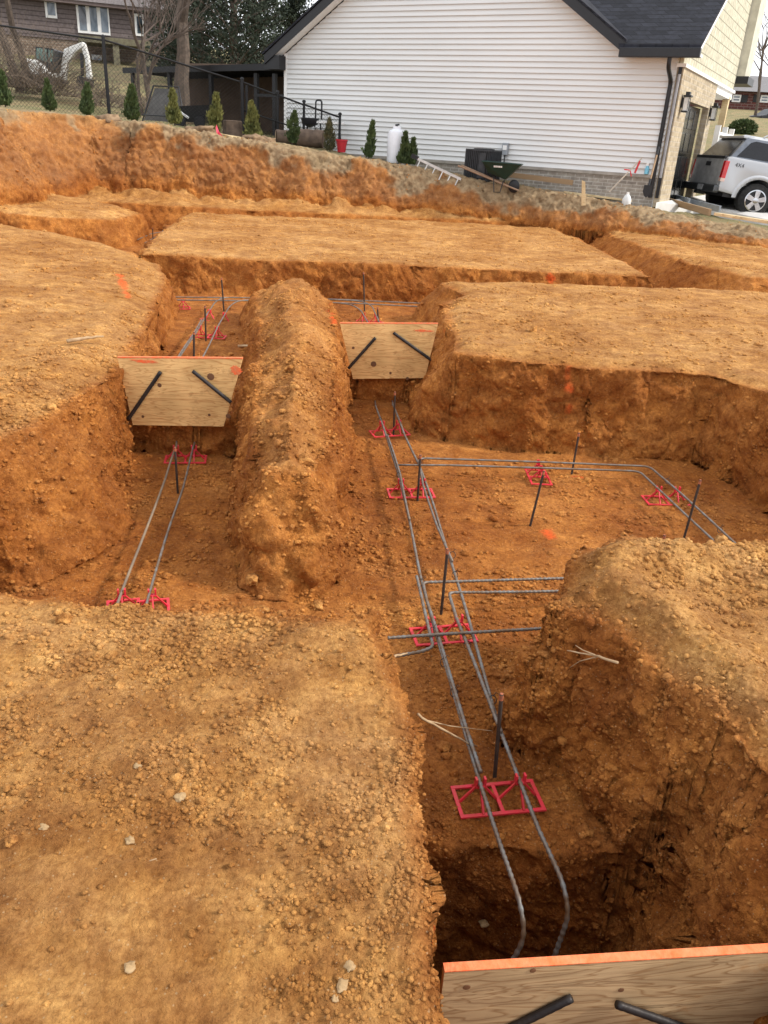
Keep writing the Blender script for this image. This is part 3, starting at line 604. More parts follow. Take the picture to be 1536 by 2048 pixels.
# loose crumbs: far too many to count
def crumbs():
    VV=[];FF=[];TT=[];off=0
    # candidates over the finished surface
    D=np.hypot(GV[:,0],GV[:,1]); v=np.abs(GV[:,0])/(.56*np.maximum(GV[:,1],.01)+1.0)
    cand=np.nonzero((GV[:,1]>.4)&(D<19)&(v<1.05)&(GA['paint']<.2))[0]
    P=GV[cand]; pt=fbm(P*1.4,3,101); pt2=fbm(P*np.array([4,4,4]),2,303)
    mound=np.clip(sst(0,.2,sdf(MM,P[:,0],P[:,1])+.5)+sst(.3,.0,np.abs(sdf(NR,P[:,0],P[:,1])))+1.2*sst(.8,0,np.abs(sdf(BK,P[:,0],P[:,1])-.4)),0,1.3)
    st=GA['steep'][cand]; deep=P[:,2]<-.55
    base=(P[:,2]<-.35)
    wgt=(.40+1.6*sst(-.05,.3,pt)+1.6*sst(.0,.4,pt2))*(1+.25*mound)*(1-.6*st)*np.where(base,.8,1)*np.where(P[:,1]>5.5,.55,1)*(1-.7*sst(.2,1,GA['grass'][cand]))
    wgt=wgt/wgt.sum()
    for I,n,lo,hi in ((I2,2000,.008,.019),(I1,72000,.0028,.0115)):
        k=rng.choice(len(cand),n,p=wgt); p=P[k]; dd=np.sqrt(p[:,0]**2+p[:,1]**2+2)
        sz=(lo+(hi-lo)*rng.random(n)**2.6)*np.clip(dd/2.1,.8,2.0)
        protos=[rockverts(I,1.0,200+j) for j in range(24)]; nv=len(I[0])
        for j in range(24):
            q_=np.nonzero(np.arange(n)%24==j)[0]; a=rng.random(len(q_))*6.283; c,s=np.cos(a),np.sin(a); v=protos[j]
            X=v[None,:,0]*c[:,None]-v[None,:,1]*s[:,None]; Y=v[None,:,0]*s[:,None]+v[None,:,1]*c[:,None]; Z=np.repeat(v[None,:,2],len(q_),0)
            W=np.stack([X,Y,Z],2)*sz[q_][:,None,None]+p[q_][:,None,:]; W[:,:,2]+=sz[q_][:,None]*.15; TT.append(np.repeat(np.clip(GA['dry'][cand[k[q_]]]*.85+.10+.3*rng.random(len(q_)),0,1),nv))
            VV.append(W.reshape(-1,3)); FF.append((I[1][None]+(np.arange(len(q_))*nv)[:,None,None]).reshape(-1,3)+off); off+=len(q_)*nv
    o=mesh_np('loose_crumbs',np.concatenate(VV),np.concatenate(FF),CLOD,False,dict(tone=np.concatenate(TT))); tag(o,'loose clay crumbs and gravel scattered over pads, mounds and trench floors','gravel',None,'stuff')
crumbs()
rootm=mat('pale_root',(.50,.36,.21),.8,alt=(.30,.18,.09),scale=20)
def root(label,pts,r,name='root',br=()):
    P=[Vector(p) for p in pts]; o0=P[0].copy(); P=resample(fillet(P,.2,4),.03); P=[p-o0+Vector((vn(np.array([[i*.7,r*900,1.]]),5)[0],vn(np.array([[i*.7,2.,r*700]]),6)[0],0))*r*1.5 for i,p in enumerate(P)]
    n=len(P); m=MB().tube(P,[r*(1-.6*i/n) for i in range(n)],6)
    for b in br:
        B=resample([Vector(p)-o0 for p in b],.02); m.tube(B,[r*.55*(1-.7*i/len(B)) for i in range(len(B))],5)
    o=m.build(name,rootm,None,'all'); o.location=o0; return tag(o,label,'root' if name=='root' else 'stick')
root('pale root poking from the near left bank and lying over the left long bar',[bz(833,1428,-.35),bz(880,1455,-.45),bz(935,1487,-.575),bz(955,1492,-.66)],.005,br=[[bz(850,1440,-.4),bz(900,1452,-.5),bz(985,1462,-.6)]])
root('short root sticking out of the near left bank corner by the hooked bar',[bz(772,1325,-.28),bz(795,1310,-.3),bz(812,1306,-.35)],.006)
root('branching pale root with orange paint on the right mound edge',[bz(1232,1325,-.1),bz(1200,1312,-.13),bz(1135,1302,-.2)],.005,br=[[bz(1200,1312,-.13),bz(1160,1322,-.2),bz(1140,1335,-.25)],[bz(1190,1310,-.13),bz(1165,1300,-.16),bz(1150,1290,-.18)]])
root('short pale stick lying across the left side of the long mound',[by(475,693,6.6),by(505,691,6.6),by(533,686,6.6)],.013,'stick')
root('thin stick lying on the left mass near its trench edge',[bz(138,682,.02),bz(170,676,.03),bz(205,672,.02)],.014,'stick')
root('tiny pale stick on the near bank',[bz(292,1724,-.13),bz(312,1718,-.125)],.0022,'stick')
# ================================================================ the neighbour's white house
HP=(5.10,17.5); HA=-math.radians(28); ux=np.array([math.cos(HA),math.sin(HA)]); uy=np.array([-math.sin(HA),math.cos(HA)])
def wallp(px,py,y=0.):   # photo pixel on a plane parallel to the long wall, in the house's own frame (z = height)
    s,z=onp(px,py,(HP[0]+uy[0]*y,HP[1]+uy[1]*y),ux); return (s,y,z)
def sidep(px,py,x=0.):
    s,z=onp(px,py,(HP[0]+ux[0]*x,HP[1]+ux[1]*x),uy); return (x,s,z)
def hw(x,y,z=0): return (HP[0]+ux[0]*x+uy[0]*y,HP[1]+ux[1]*x+uy[1]*y,z)
siding=mat('white_vinyl_siding',(.67,.675,.66),.45,var=.03,scale=1.5,bump=.08,bscale=30,stretch=(.3,1,1))
trimw=mat('white_trim',(.82,.81,.78),.5,var=.03)
fascia=mat('black_fascia',(.012,.012,.014),.4,var=.1,bump=.05)
cream=mat('cream_shake',(.56,.53,.42),.75,var=.10,scale=6,bump=.2)
def brick_mat(name,c1,c2,mortar,sc=1,bw=.2,bh=.067,off=True,rough=.85,ms=.01,rot=None,bumpd=.004):
    m,t,b=nodes(name); N=t.nodes.new; l=t.links.new
    tc=N('ShaderNodeTexCoord'); sx=N('ShaderNodeSeparateXYZ'); l(tc.outputs['Object'],sx.inputs[0]); ad=N('ShaderNodeMath'); ad.operation='ADD'; l(sx.outputs[0],ad.inputs[0]); l(sx.outputs[1],ad.inputs[1])
    cx=N('ShaderNodeCombineXYZ'); l(ad.outputs[0],cx.inputs[0]); l(sx.outputs[2],cx.inputs[1])
    br=N('ShaderNodeTexBrick'); l(cx.outputs[0],br.inputs['Vector']); br.inputs['Scale'].default_value=1; br.inputs['Brick Width'].default_value=bw; br.inputs['Row Height'].default_value=bh; br.inputs['Mortar Size'].default_value=ms; br.inputs['Mortar Smooth'].default_value=.3
    br.inputs['Color1'].default_value=(*c1,1); br.inputs['Color2'].default_value=(*c2,1); br.inputs['Mortar'].default_value=(*mortar,1); br.inputs['Bias'].default_value=-.1
    n=N('ShaderNodeTexNoise'); n.inputs['Scale'].default_value=9; n.inputs['Detail'].default_value=5; l(tc.outputs['Object'],n.inputs['Vector'])
    r=N('ShaderNodeValToRGB'); r.color_ramp.elements[0].position=.3; r.color_ramp.elements[0].color=(.62,.6,.58,1); r.color_ramp.elements[1].position=.7; r.color_ramp.elements[1].color=(1.1,1.1,1.1,1); l(n.outputs['Fac'],r.inputs['Fac'])
    mx=N('ShaderNodeMixRGB'); mx.blend_type='MULTIPLY'; mx.inputs[0].default_value=.8; l(br.outputs['Color'],mx.inputs[1]); l(r.outputs['Color'],mx.inputs[2]); l(mx.outputs[0],b.inputs['Base Color'])
    iv=N('ShaderNodeMath'); iv.operation='SUBTRACT'; iv.inputs[0].default_value=1; l(br.outputs['Fac'],iv.inputs[1])
    bp=N('ShaderNodeBump'); bp.inputs['Strength'].default_value=.7; bp.inputs['Distance'].default_value=bumpd; l(iv.outputs[0],bp.inputs['Height']); l(bp.outputs[0],b.inputs['Normal'])
    b.inputs['Roughness'].default_value=rough; b.inputs['Specular IOR Level'].default_value=.2; return m
greybrick=brick_mat('grey_brick',(.36,.32,.27),(.26,.23,.20),(.46,.43,.38))
creambrick=brick_mat('cream_stone_brick',(.54,.45,.31),(.36,.29,.20),(.48,.42,.33),bw=.24,bh=.09)
shingle=brick_mat('black_shingle',(.030,.032,.042),(.014,.015,.020),(.008,.008,.01),bw=.30,bh=.085,ms=.006,bumpd=.006)
shake=brick_mat('cream_shingle_siding',(.60,.57,.44),(.53,.50,.38),(.28,.26,.19),bw=.26,bh=.19,ms=.010)
glass=mat('window_glass',(.05,.065,.08),.08,0,var=.3,scale=2,bump=0,spec=.9)
H=thing('white_house','white sided house with black eaves, black shingled garage roof and brick base','house',hw(0,0,.5),HA)
off=(0,0,.5)
XL=wallp(573,180)[0]; ZB=1.045; EZ=3.13; SL=.655; XR=-1.0
def left_at(z): return XL if z<EZ else XL+(z-EZ)/SL
def right_at(z): return 0 if z<EZ-.02 else XR-(z-EZ)/SL
m=MB(); z=ZB; ch=.104; zap=EZ+SL*(XR-XL)/2
while z<zap-.02:
    z2=min(z+ch,zap-.001); l1,l2,r1,r2=left_at(z),left_at(z2),right_at(z),right_at(z2)
    if z<EZ-.02<=z2: r1=r2=0; 
    if z>=EZ-.02 and z<EZ+ch: pass
    zm=z2-.017   # sloping face then the shadow lip under the next course
    lm,rm=left_at(zm),right_at(zm) if z>=EZ-.02 else r1
    m.add([(l1,-.034,z),(r1,-.034,z),(rm,-.004,zm),(lm,-.004,zm),(r2,-.004,z2),(l2,-.004,z2),(r1,0.0,z),(l1,0.0,z)],[(0,1,2,3),(3,2,4,5),(7,6,1,0)])
    z=z2
m.build('siding_wall',siding,H,off=off)
MB().box((XL,.0,.2),(0,.2,EZ)).build('wall_core',trimw,H,off=off)
MB().prism([(XL,EZ),(XR,EZ),((XL+XR)/2,zap)],'y',0,.2).build('gable_core',trimw,H,off=off)
MB().box((XL-.05,-.035,ZB),(XL+.03,.06,EZ)).build('corner_trim',trimw,H,off=off)
MB().box((XL,-.01,.1),(-.02,.1,ZB-.06)).build('brick_base',greybrick,H,off=off)
MB().box((XL,-.05,ZB-.06),(.02,.05,ZB-.002)).build('base_ledge',mat('grey_ledge',(.34,.31,.27),.9),H,off=off)
# rakes and roofs
OV=.30; xm=(XL+XR)/2; top=EZ+.10
def rake(x0,z0,x1,z1,name):
    t=.05
    MB().prism([(x0,z0),(x1,z1),(x1,z1+.20),(x0,z0+.20)] if x1>x0 else [(x1,z1),(x0,z0),(x0,z0+.20),(x1,z1+.20)],'y',-OV-.03,-OV).build(name,fascia,H,off=off)
    MB().prism([(x0,z0-.0),(x1,z1-.0),(x1,z1+.02),(x0,z0+.02)] if x1>x0 else [(x1,z1),(x0,z0),(x0,z0+.02),(x1,z1+.02)],'y',-OV,-.03).build('rake_soffit',trimw,H,off=off)
xe=XL-.42; ze=EZ-SL*.42+.02
rake(xe,ze,xm,zap+.02,'rake_board'); rake(XR+.05,EZ-.02,xm,zap+.02,'rake_board')
MB().prism([(xe-.03,ze+.2),(xm,zap+.24),(xm,zap+.28),(xe-.05,ze+.23)],'y',-OV-.06,9).build('roof',shingle,H,off=off)
MB().prism([(xm,zap+.24),(XR+.03,EZ+.2),(XR+.03,EZ+.24),(xm,zap+.28)],'y',-OV-.06,9).build('roof',shingle,H,off=off)
MB().box((xe,-OV,ze-.10),(XL+.0,.3,ze+.19)).build('eave_box',fascia,H,off=off)
# garage roof sloping toward the camera
GX=.42; GS=.62; gy=6.7; gz0=EZ+.06
pts=[(-OV-.05,gz0+.04),(gy,gz0+.04+GS*(gy+OV)),(gy,gz0+.10+GS*(gy+OV)),(-OV-.05,gz0+.10)]
MB().prism([(a,b) for a,b in pts],'x',XR-.1-0,GX).build('garage_roof',shingle,H,off=off)
m=MB(); n_=30
v0=MB().add([(XR-.1,-OV-.05,gz0+.101),(GX,-OV-.05,gz0+.101),(GX,gy,gz0+.101+GS*(gy+OV)),(XR-.1-GS*(gy+OV)/SL,gy,gz0+.101+GS*(gy+OV))],[(0,1,2,3)]).build('roof_slope',shingle,H,off=off)
MB().box((XR-.06,-OV-.14,EZ-.06),(GX+.02,-OV-.03,EZ+.10)).build('gutter',fascia,H,bevel=.012,off=off)
MB().box((XR-.04,-OV-.03,EZ-.03),(GX,-.03,EZ+.02)).build('soffit',trimw,H,off=off)
MB().prism([(-OV-.05,gz0-.06),(gy,gz0-.06+GS*(gy+OV)),(gy,gz0+.04+GS*(gy+OV)),(-OV-.05,gz0+.04)],'x',GX-.03,GX-.005).build('rake_board',trimw,H,off=off)
m=MB(); m.tube(fillet([(-.10,-OV-.08,EZ-.05),(-.10,-OV-.06,EZ-.22),(-.07,-.06,EZ-.42),(-.07,-.06,.62)],.08),.042,8); m.build('downspout',fascia,H,True,off=off)
MB().tube([(.06,-.03,EZ-.3),(.06,-.03,1.0)],.028,8).build('conduit',mat('grey_pipe',(.35,.35,.36),.5),H,True,off=off)
MB().tube([(.06,.0,EZ-.12),(.06,.0,.62)],.045,4).build('corner_trim',fascia,H,off=off)
# garage front: piers, door, gable
dz=2.42; d0=1.0; d1=3.55; pe=4.1
MB().box((-.02,.0,.45),(.12,d0,dz+.02)).build('brick_pier',creambrick,H,off=off)
MB().box((-.02,d1,.45),(.12,pe,dz+.02)).build('brick_pier',creambrick,H,off=off)
MB().box((-.02,0,dz+.02),(.12,pe,2.95)).build('brick_lintel',creambrick,H,off=off)
MB().box((-.02,-.05,2.95),(.16,6.7,3.01)).build('gable_ledge',trimw,H,off=off)
MB().prism([(-.02,3.01),(6.7,3.01),(6.7,EZ+GS*6.9),(-.02,EZ-.0)],'x',-.02,.10).build('shake_gable',shake,H,off=off)
D=MB(); D.box((-.10,d0,.5),(-.06,d1,dz)); dr=D.build('garage_door',mat('black_garage_door',(.02,.022,.022),.12,var=.3,scale=1,spec=.9),H,off=off)
P_=MB()
for i in range(4):
    for j in range(4): P_.box((-.06,d0+.08+j*.62,.56+i*.47),(-.045,d0+.60+j*.62,.94+i*.47))
P_.build('door_panels',MAT['black_garage_door'],dr,bevel=.01)
dr.children[0].location=(0,0,-.5) if False else (0,0,0)
for v in dr.children[0].data.vertices: v.co.z-=.5
lamp=MB(); lamp.box((.12,.30,2.28),(.15,.42,2.46)); lamp.box((.15,.28,2.20),(.27,.44,2.23)); lamp.prism([(.27,2.46),(.36,2.46),(.36,2.46)],'x',.1,.1) if False else None; lamp.box((.15,.27,2.47),(.30,.45,2.50)); lamp.box((.18,.30,2.50),(.26,.42,2.56))
for a_,b_ in ((.16,.285),(.26,.285),(.16,.425),(.26,.425)): lamp.box((a_,b_,2.23),(a_+.012,b_+.012,2.47))
def walllamp(dy,lab):
    L_=thing('wall_lantern',lab,'lantern',hw(.12,.36+dy,2.20),HA,'black wall lanterns beside the garage door')
    MB().add([(x-.12,y-.36,z-2.20) for x,y,z in lamp.v],lamp.f).build('lantern_frame',fascia,L_)
    MB().box((.055,-.055,.03),(.135,.055,.26)).build('lantern_glass',mat('frosted_glass',(.75,.76,.74),.3),L_)
walllamp(0,'black wall lantern left of the garage door'); walllamp(3.4,'black wall lantern right of the garage door')
# porch, post, bay
for nm,(x0,y0,z0),(x1,y1,z1),mt in [('porch_beam',(-.3,pe,2.80),(.1,6.7,2.95),trimw),('porch_wall',(-1.6,pe,.5),(-1.5,7.4,2.9),trimw),('upper_bay',(-.1,6.72,3.35),(.30,7.7,8.5),cream),('bay_fascia',(-.2,6.72,3.18),(.40,7.85,3.35),fascia)]:
    MB().box((x0,y0,z0),(x1,y1,z1)).build(nm,mt,H,off=off)
PO=thing('porch_post','yellow new wood post holding up the porch corner','post',hw(.02,6.4,.5),HA); MB().box((-.075,-.075,0),(.075,.075,2.30)).build('post_shaft',lumber,PO,bevel=.006); MB().box((-.09,-.09,2.30),(.09,.09,2.36)).build('post_cap',lumber,PO)
RL=thing('porch_railing','white baluster railing beside the garage','railing',hw(.25,4.3,.88),HA)
for i in range(14): MB().box((.02,.05+i*.16,.12),(.06,.09+i*.16,1.05)).build('baluster',trimw,RL)
MB().box((0,0,1.05),(.09,2.3,1.11)).build('top_rail',trimw,RL); MB().box((0,0,.08),(.07,2.3,.13)).build('bottom_rail',trimw,RL)
for y_ in (0,1.15,2.3): MB().box((-.02,y_-.05,0),(.1,y_+.05,1.25)).build('railing_post',trimw,RL)
# driveway and its forms
conc=mat('pale_concrete',(.62,.60,.57),.85,var=.08,scale=3,bump=.2)
zd=.55
dv=[(*hw(.12,-.25)[:2],zd),bz(1403,413,.42),bz(1560,444,.25),(17,14.5,.05),(24,30,.05),(*hw(.12,9)[:2],zd)]
o=MB().add([tuple(p) for p in dv]+[(p[0],p[1],p[2]-.16) for p in dv],[tuple(range(6)),tuple(range(11,5,-1))]+[(i,(i+1)%6,6+(i+1)%6,6+i) for i in range(6)]).build('driveway',conc); o['kind']='structure'; o['label']='pale new concrete driveway before the garage'
def plank(label,a,b,w_,h_,m=lumber,name='form_plank',grp=None,z=None,cat='plank'):
    a,b=Vector(a),Vector(b); d=b-a; o=MB().box((0,-w_/2,-h_/2),(d.length,w_/2,h_/2)).build(name,m,None,bevel=min(w_,h_)*.12); o.location=a; o.rotation_euler=d.to_track_quat('X','Z').to_euler(); return tag(o,label,cat,grp)
plank('grey form plank at the near corner of the driveway',bz(1308,383,.55),bz(1378,405,.52),.04,.16,mat('blue_grey_board',(.30,.33,.36),.8))
plank('grey form plank continuing along the driveway toward the truck',bz(1378,403,.50),bz(1440,418,.48),.04,.12,MAT['blue_grey_board'])
plank('long brown form board in front of the house lawn',bz(1165,374,.66),bz(1310,398,.58),.05,.14,mat('brown_board',(.30,.20,.11),.85,scale=3,stretch=(.3,3,3)))
plank('brown form board continuing below the driveway corner',bz(1305,393,.53),bz(1420,425,.47),.05,.12,MAT['brown_board'])
plank('thin new board lying on the soil before the lawn',bz(1128,384,.60),bz(1310,408,.50),.09,.04)
plank('long pale board lying before the truck wheel',bz(1432,428,.50),bz(1570,449,.47),.12,.05)
for p,lab in (((1100,342,1085,352),'weathered plank propped along the brick base'),):
    plank(lab,wallp(1060,352,-.35) and tuple(hw(-3.0,-.4,.86)),tuple(hw(-1.6,-.4,.80)),.03,.10,MAT['brown_board'])
st=thing('survey_stake','pale pointed wooden stake standing in the soil before the lawn','stake',by(1167,411,16.3)); MB().prism([(-.04,0),(.04,0),(.03,.42),(-.03,.45)],'y',-.012,.012).build('stake_blade',lumber,st); st.rotation_euler=(0,math.radians(-9),0)
# ---------------------------------------------------------------- lattice tray, a/c unit, meter, wheelbarrow, ladder, tank
def at_wall(px,py,y): 
    x,_,z=wallp(px,py,y); return hw(x,y,z)
gm=mat('dark_grey_metal',(.045,.048,.052),.5,.3,var=.2)
c=at_wall(964,345,-.75); ACS=.74
AC=thing('air_conditioner','dark grey outdoor air conditioner cabinet against the white wall','air conditioner',(c[0],c[1],gz(c[0],c[1])-.02),HA)
def rr(hx,hy,r,n=5):
    o=[]
    for cx,cy,a0 in ((hx-r,hy-r,0),(-hx+r,hy-r,90),(-hx+r,-hy+r,180),(hx-r,-hy+r,270)):
        for k in range(n+1): a=math.radians(a0+90*k/n); o.append((cx+r*math.cos(a),cy+r*math.sin(a)))
    return o
ah=.80
MB().prism(rr(.40,.40,.10),'z',0,ah).build('cabinet',mat('ac_core',(.012,.012,.013),.6),AC)
MB().prism(rr(.425,.425,.12),'z',ah,ah+.04).build('cabinet_top',gm,AC); MB().prism(rr(.42,.42,.12),'z',0,.06).build('cabinet_base',gm,AC)
m=MB(); pts=rr(.415,.415,.11,4); per=[]
for i in range(len(pts)):
    a=Vector((*pts[i],0)); b=Vector((*pts[(i+1)%len(pts)],0)); n=max(1,int((b-a).length/.055)); per+=[a.lerp(b,k/n) for k in range(n)]
for p in per: m.box((p.x-.009,p.y-.009,.05),(p.x+.009,p.y+.009,ah))
m.build('louver_guard',gm,AC); MB().box((.05,-.43,.1),(.25,-.41,ah-.05)).build('corner_panel',gm,AC); AC.scale=(ACS,ACS,ACS)
MB().lathe([(.30,0),(.30,.02),(.05,.035)],(0,0,ah+.04)).build('fan_grille',black,AC,True)
c=at_wall(1011,298,-.06); mt=thing('disconnect_box','small grey electrical box on a conduit right of the air conditioner','electrical box',(c[0],c[1],c[2]-.12),HA)
MB().box((-.07,-.05,0),(.07,.04,.24)).build('box_body',mat('grey_box',(.30,.32,.34),.5),mt,bevel=.01); MB().box((-.045,-.056,.10),(.045,-.05,.19)).build('box_label',trimw,mt); MB().tube([(0,0,-.36),(0,0,0)],.015,6).build('conduit',gm,mt)
# wheelbarrow leaning with its handles to the left
c=by(1000,362,17.75); WB=thing('wheelbarrow','dark green wheelbarrow tipped in front of the air conditioner, with wooden handles','wheelbarrow',(c[0],c[1],gz(c[0],c[1])),math.radians(-12)); WB.scale=(.82,.82,.9)
grn=mat('dark_green_tray',(.006,.030,.022),.35,var=.1)
A=[(-.44,.64),(.52,.62)]; 
m=MB(); topr=[(-.46,-.32,.62),(.50,-.32,.60),(.50,.32,.60),(-.46,.32,.62)]; bot=[(-.30,-.20,.40),(.14,-.20,.27),(.14,.20,.27),(-.30,.20,.40)]
m.add(topr+bot,[(4,5,6,7),(0,1,5,4),(1,2,6,5),(2,3,7,6),(3,0,4,7)]); 
ti=[(x*.96,y*.94,z-.0) for x,y,z in topr]; bi=[(x*.94,y*.9,z+.015) for x,y,z in bot]; m.add(ti+bi,[(7,6,5,4),(4,5,1,0),(5,6,2,1),(6,7,3,2),(7,4,0,3)]); m.add(topr+ti,[(0,1,5,4),(1,2,6,5),(2,3,7,6),(3,0,4,7)])
tr=m.build('tray',grn,WB); MB().tube([topr[0],topr[1],topr[2],topr[3],topr[0]],.014,6).build('tray_rim',grn,tr,True)
m=MB(); x=-.16
for wd in (.035,.03,.035,.028,.034,.02,.03): m.box((x,-.333,.515),(x+wd*.75,-.318,.55)); x+=wd
mk=m.build('lettering',trimw,tr); 
for v in mk.data.vertices: v.co.y+= (.62-v.co.z)*.33+.0
for s_ in (-1,1): MB().tube([(-1.05,s_*.30,.50),(.50,s_*.12,.06)],.019,6).build('handle',mat('worn_handle',(.30,.20,.13),.8),WB)
MB().lathe([(.03,-.04),(.11,-.04),(.14,-.02),(.14,.02),(.11,.04),(.03,.04)],(.36,0,.14),20,'y').build('wheel',black,WB,True)
for s_ in (-1,1): MB().tube([(-.15,s_*.2,.33),(-.10,s_*.24,.0),(.05,s_*.24,.0),(.10,s_*.17,.25)],.013,6).build('leg',black,WB,True)
# ladder leaning flat
p0=Vector(by(836,318,18.3)); p1=Vector(by(910,353,17.9)); alum=mat('aluminium',(.62,.62,.60),.35,.6,var=.08)
dx=(p1-p0); ang=math.atan2(dx.y,dx.x); LD=thing('ladder','aluminium ladder lying on edge along the brick base','ladder',tuple(p0),0,rot=(math.radians(0),math.radians(math.degrees(-math.atan2(dx.z,math.hypot(dx.x,dx.y)))),ang))
Ln=dx.length
MB().box((0,-.02,-.02),(Ln+.15,.012,.025)).build('side_rail',alum,LD); MB().box((0,-.10,-.30),(Ln+.1,-.075,-.26)).build('side_rail',alum,LD)
for k in range(6): MB().tube([(.06+k*.19,0,0),(.06+k*.19,-.09,-.28)],.013,6).build('rung',alum,LD)
MB().box((-.16,-.03,-.03),(0,.03,.05)).build('foot',black,LD)
# tank
c=by(790,328,19.0); tw=mat('white_tank',(.78,.80,.84),.4,var=.04)
TK=thing('gas_cylinder','tall white cylinder tank standing by the white wall','gas tank',(c[0],c[1],gz(c[0],c[1]))); MB().lathe([(.05,0),(.175,.02),(.19,.06),(.19,.58),(.17,.64),(.10,.68),(.05,.69)],(0,0,0),28).build('tank_body',tw,TK,True); MB().lathe([(.09,.66),(.09,.74),(.083,.74),(.083,.66)],(0,0,0),20).build('valve_collar',tw,TK,True)
MB().tube([(0,0,.69),(0,0,.78)],.02,8).build('valve',gm,TK); MB().tube([(-.04,0,.76),(.05,0,.78)],.018,8).build('valve_wheel',gm,TK)
# tools by the right corner
def shaft_tool(name,label,a,b,cat): 
    t=thing(name,label,cat,tuple(b)); d=Vector(a)-Vector(b); return t,d
a=at_wall(1318,294,-.15); b=at_wall(1292,392,-.55); t,d=shaft_tool('shovel','round shovel with a brown shaft leaning on the house corner','x' and a,b,'shovel'); u=d.normalized()
MB().tube([u*.28,d],.018,7).build('shaft',mat('shaft_wood',(.36,.24,.14),.7),t,True); MB().tube([d-u*.16,d],.024,7).build('grip',black,t,True); MB().tube([u*.2,u*.34],.022,7).build('socket',black,t,True)
MB().prism([(-.07,.20),(-.08,.08),(-.04,.0),(0,-.03),(.04,0),(.08,.08),(.07,.20)],'y',-.012,.012).build('blade',black,t)
a=at_wall(1284,316,-.15); b=at_wall(1218,384,-.6); t,d=shaft_tool('bolt_cutter','long tool with thin grey shaft and red grips leaning on the wall','x' and a,b,'hand tool'); u=d.normalized()
MB().tube([Vector((0,0,0)),d],.013,6).build('shaft',mat('bleached_shaft',(.45,.38,.30),.7),t,True); MB().tube([u*.55-Vector((.10,0,-.03)),u*.58,u*.62+Vector((.02,0,-.14))],.012,6).build('red_grip',redpl,t,True); MB().tube([u*.75+Vector((0,0,-.17)),u*.8+Vector((.03,0,.02))],.02,6).build('red_handle',redpl,t,True)
c=by(1255,392,16.9); J=thing('plastic_jug','cloudy white plastic jug on the ground by the shovel','jug',(c[0],c[1],gz(c[0],c[1]))); jm=mat('cloudy_plastic',(.68,.70,.68),.4,var=.1); MB().lathe([(.07,0),(.085,.02),(.088,.13),(.06,.19),(.025,.23)],(0,0,0),16).build('jug_body',jm,J,True); MB().lathe([(.028,.23),(.028,.26),(.01,.262)],(0,0,0),12).build('jug_cap',trimw,J,True)
c=at_wall(1293,345,-.04); J=thing('spray_bottle','pale blue spray bottle standing on the brick ledge','bottle',(c[0],c[1],ZB),HA); MB().lathe([(.03,0),(.045,.01),(.045,.11),(.018,.16)],(0,0,0),14).build('bottle_body',mat('blue_liquid',(.20,.52,.68),.3),J,True); MB().box((-.03,-.015,.16),(.02,.015,.21)).build('spray_head',trimw,J)
for k,(px,py,s) in enumerate([(1278,388,.07),(1325,0,0)][:1]): pass
# ---------------------------------------------------------------- arborvitae
leafm=mat('arborvitae_leaf',(.085,.12,.035),.8,alt=(.035,.055,.018),scale=5,bump=0); barkm=mat('bark',(.13,.095,.07),.9,alt=(.06,.045,.035),scale=12,bump=.5,bscale=30)
leafd=mat('evergreen_leaf',(.045,.06,.035),.85,alt=(.018,.026,.016),scale=1.2,bump=0)
def leaves(pts,dirs,size,asp=2.2):
    n=len(pts); d=dirs/np.maximum(np.linalg.norm(dirs,axis=1,keepdims=True),1e-9); r=rng.normal(size=(n,3)); s=np.cross(d,r); s/=np.maximum(np.linalg.norm(s,axis=1,keepdims=True),1e-9)
    sz=size*(.6+.8*rng.random(n))[:,None]; a=pts-s*sz/asp; b=pts+s*sz/asp; c=pts+d*sz*1.2; V=np.stack([a,b,c],1).reshape(-1,3); T=np.arange(3*n).reshape(-1,3); return V,T
def shrub(label,x,y,h,r,col=None,twin=False,sparse=1.0,name='arborvitae'):
    z=gz(x,y); t=thing(name,label,'shrub',(x,y,z),0,'young arborvitae planted in a row')
    Vs=[];
    for (ox,hh,rr_) in ([(0,h,r)] if not twin else [(-.07,h,r*.7),(.11,h*.82,r*.6)]):
        n=int(1150*sparse); f=rng.random(n)**1.15; a=rng.random(n)*6.283; tips=rng.random(n)<.12; prof=np.minimum(1,f*4+.5)*(1-f)**.62*1.05+.03
        lump=1+.5*fbm(np.stack([np.cos(a)*1.2,np.sin(a)*1.2,f*5],1),3,int(abs(x*100)))*2; rad=rr_*prof*lump*(.45+.6*rng.random(n)**.5)*np.where(tips,1.3,1)
        p=np.stack([ox+np.cos(a)*rad,np.sin(a)*rad,.04+f*hh*.96],1); d=np.stack([np.cos(a)*.5,np.sin(a)*.5,.9+rng.random(n)*.4],1)+rng.normal(size=(n,3))*.25; Vs.append(leaves(p,d,.05*(h/.6)**.5))
    V=np.concatenate([v for v,_ in Vs]); T=np.arange(len(V)).reshape(-1,3); o=mesh_np('foliage',V,T,col or leafm,False); o.parent=t; t.rotation_euler=(random.uniform(-.07,.07),random.uniform(-.10,.10),0)
    MB().tube([(0,0,-.05),(0.01,0,h*.7)],[.018,.006],6).build('stem',barkm,t); return t
yel=mat('yellowing_leaf',(.20,.19,.05),.8,alt=(.06,.075,.02),scale=5,bump=0); brn=mat('browning_leaf',(.14,.115,.05),.8,alt=(.05,.06,.03),scale=6,bump=0)
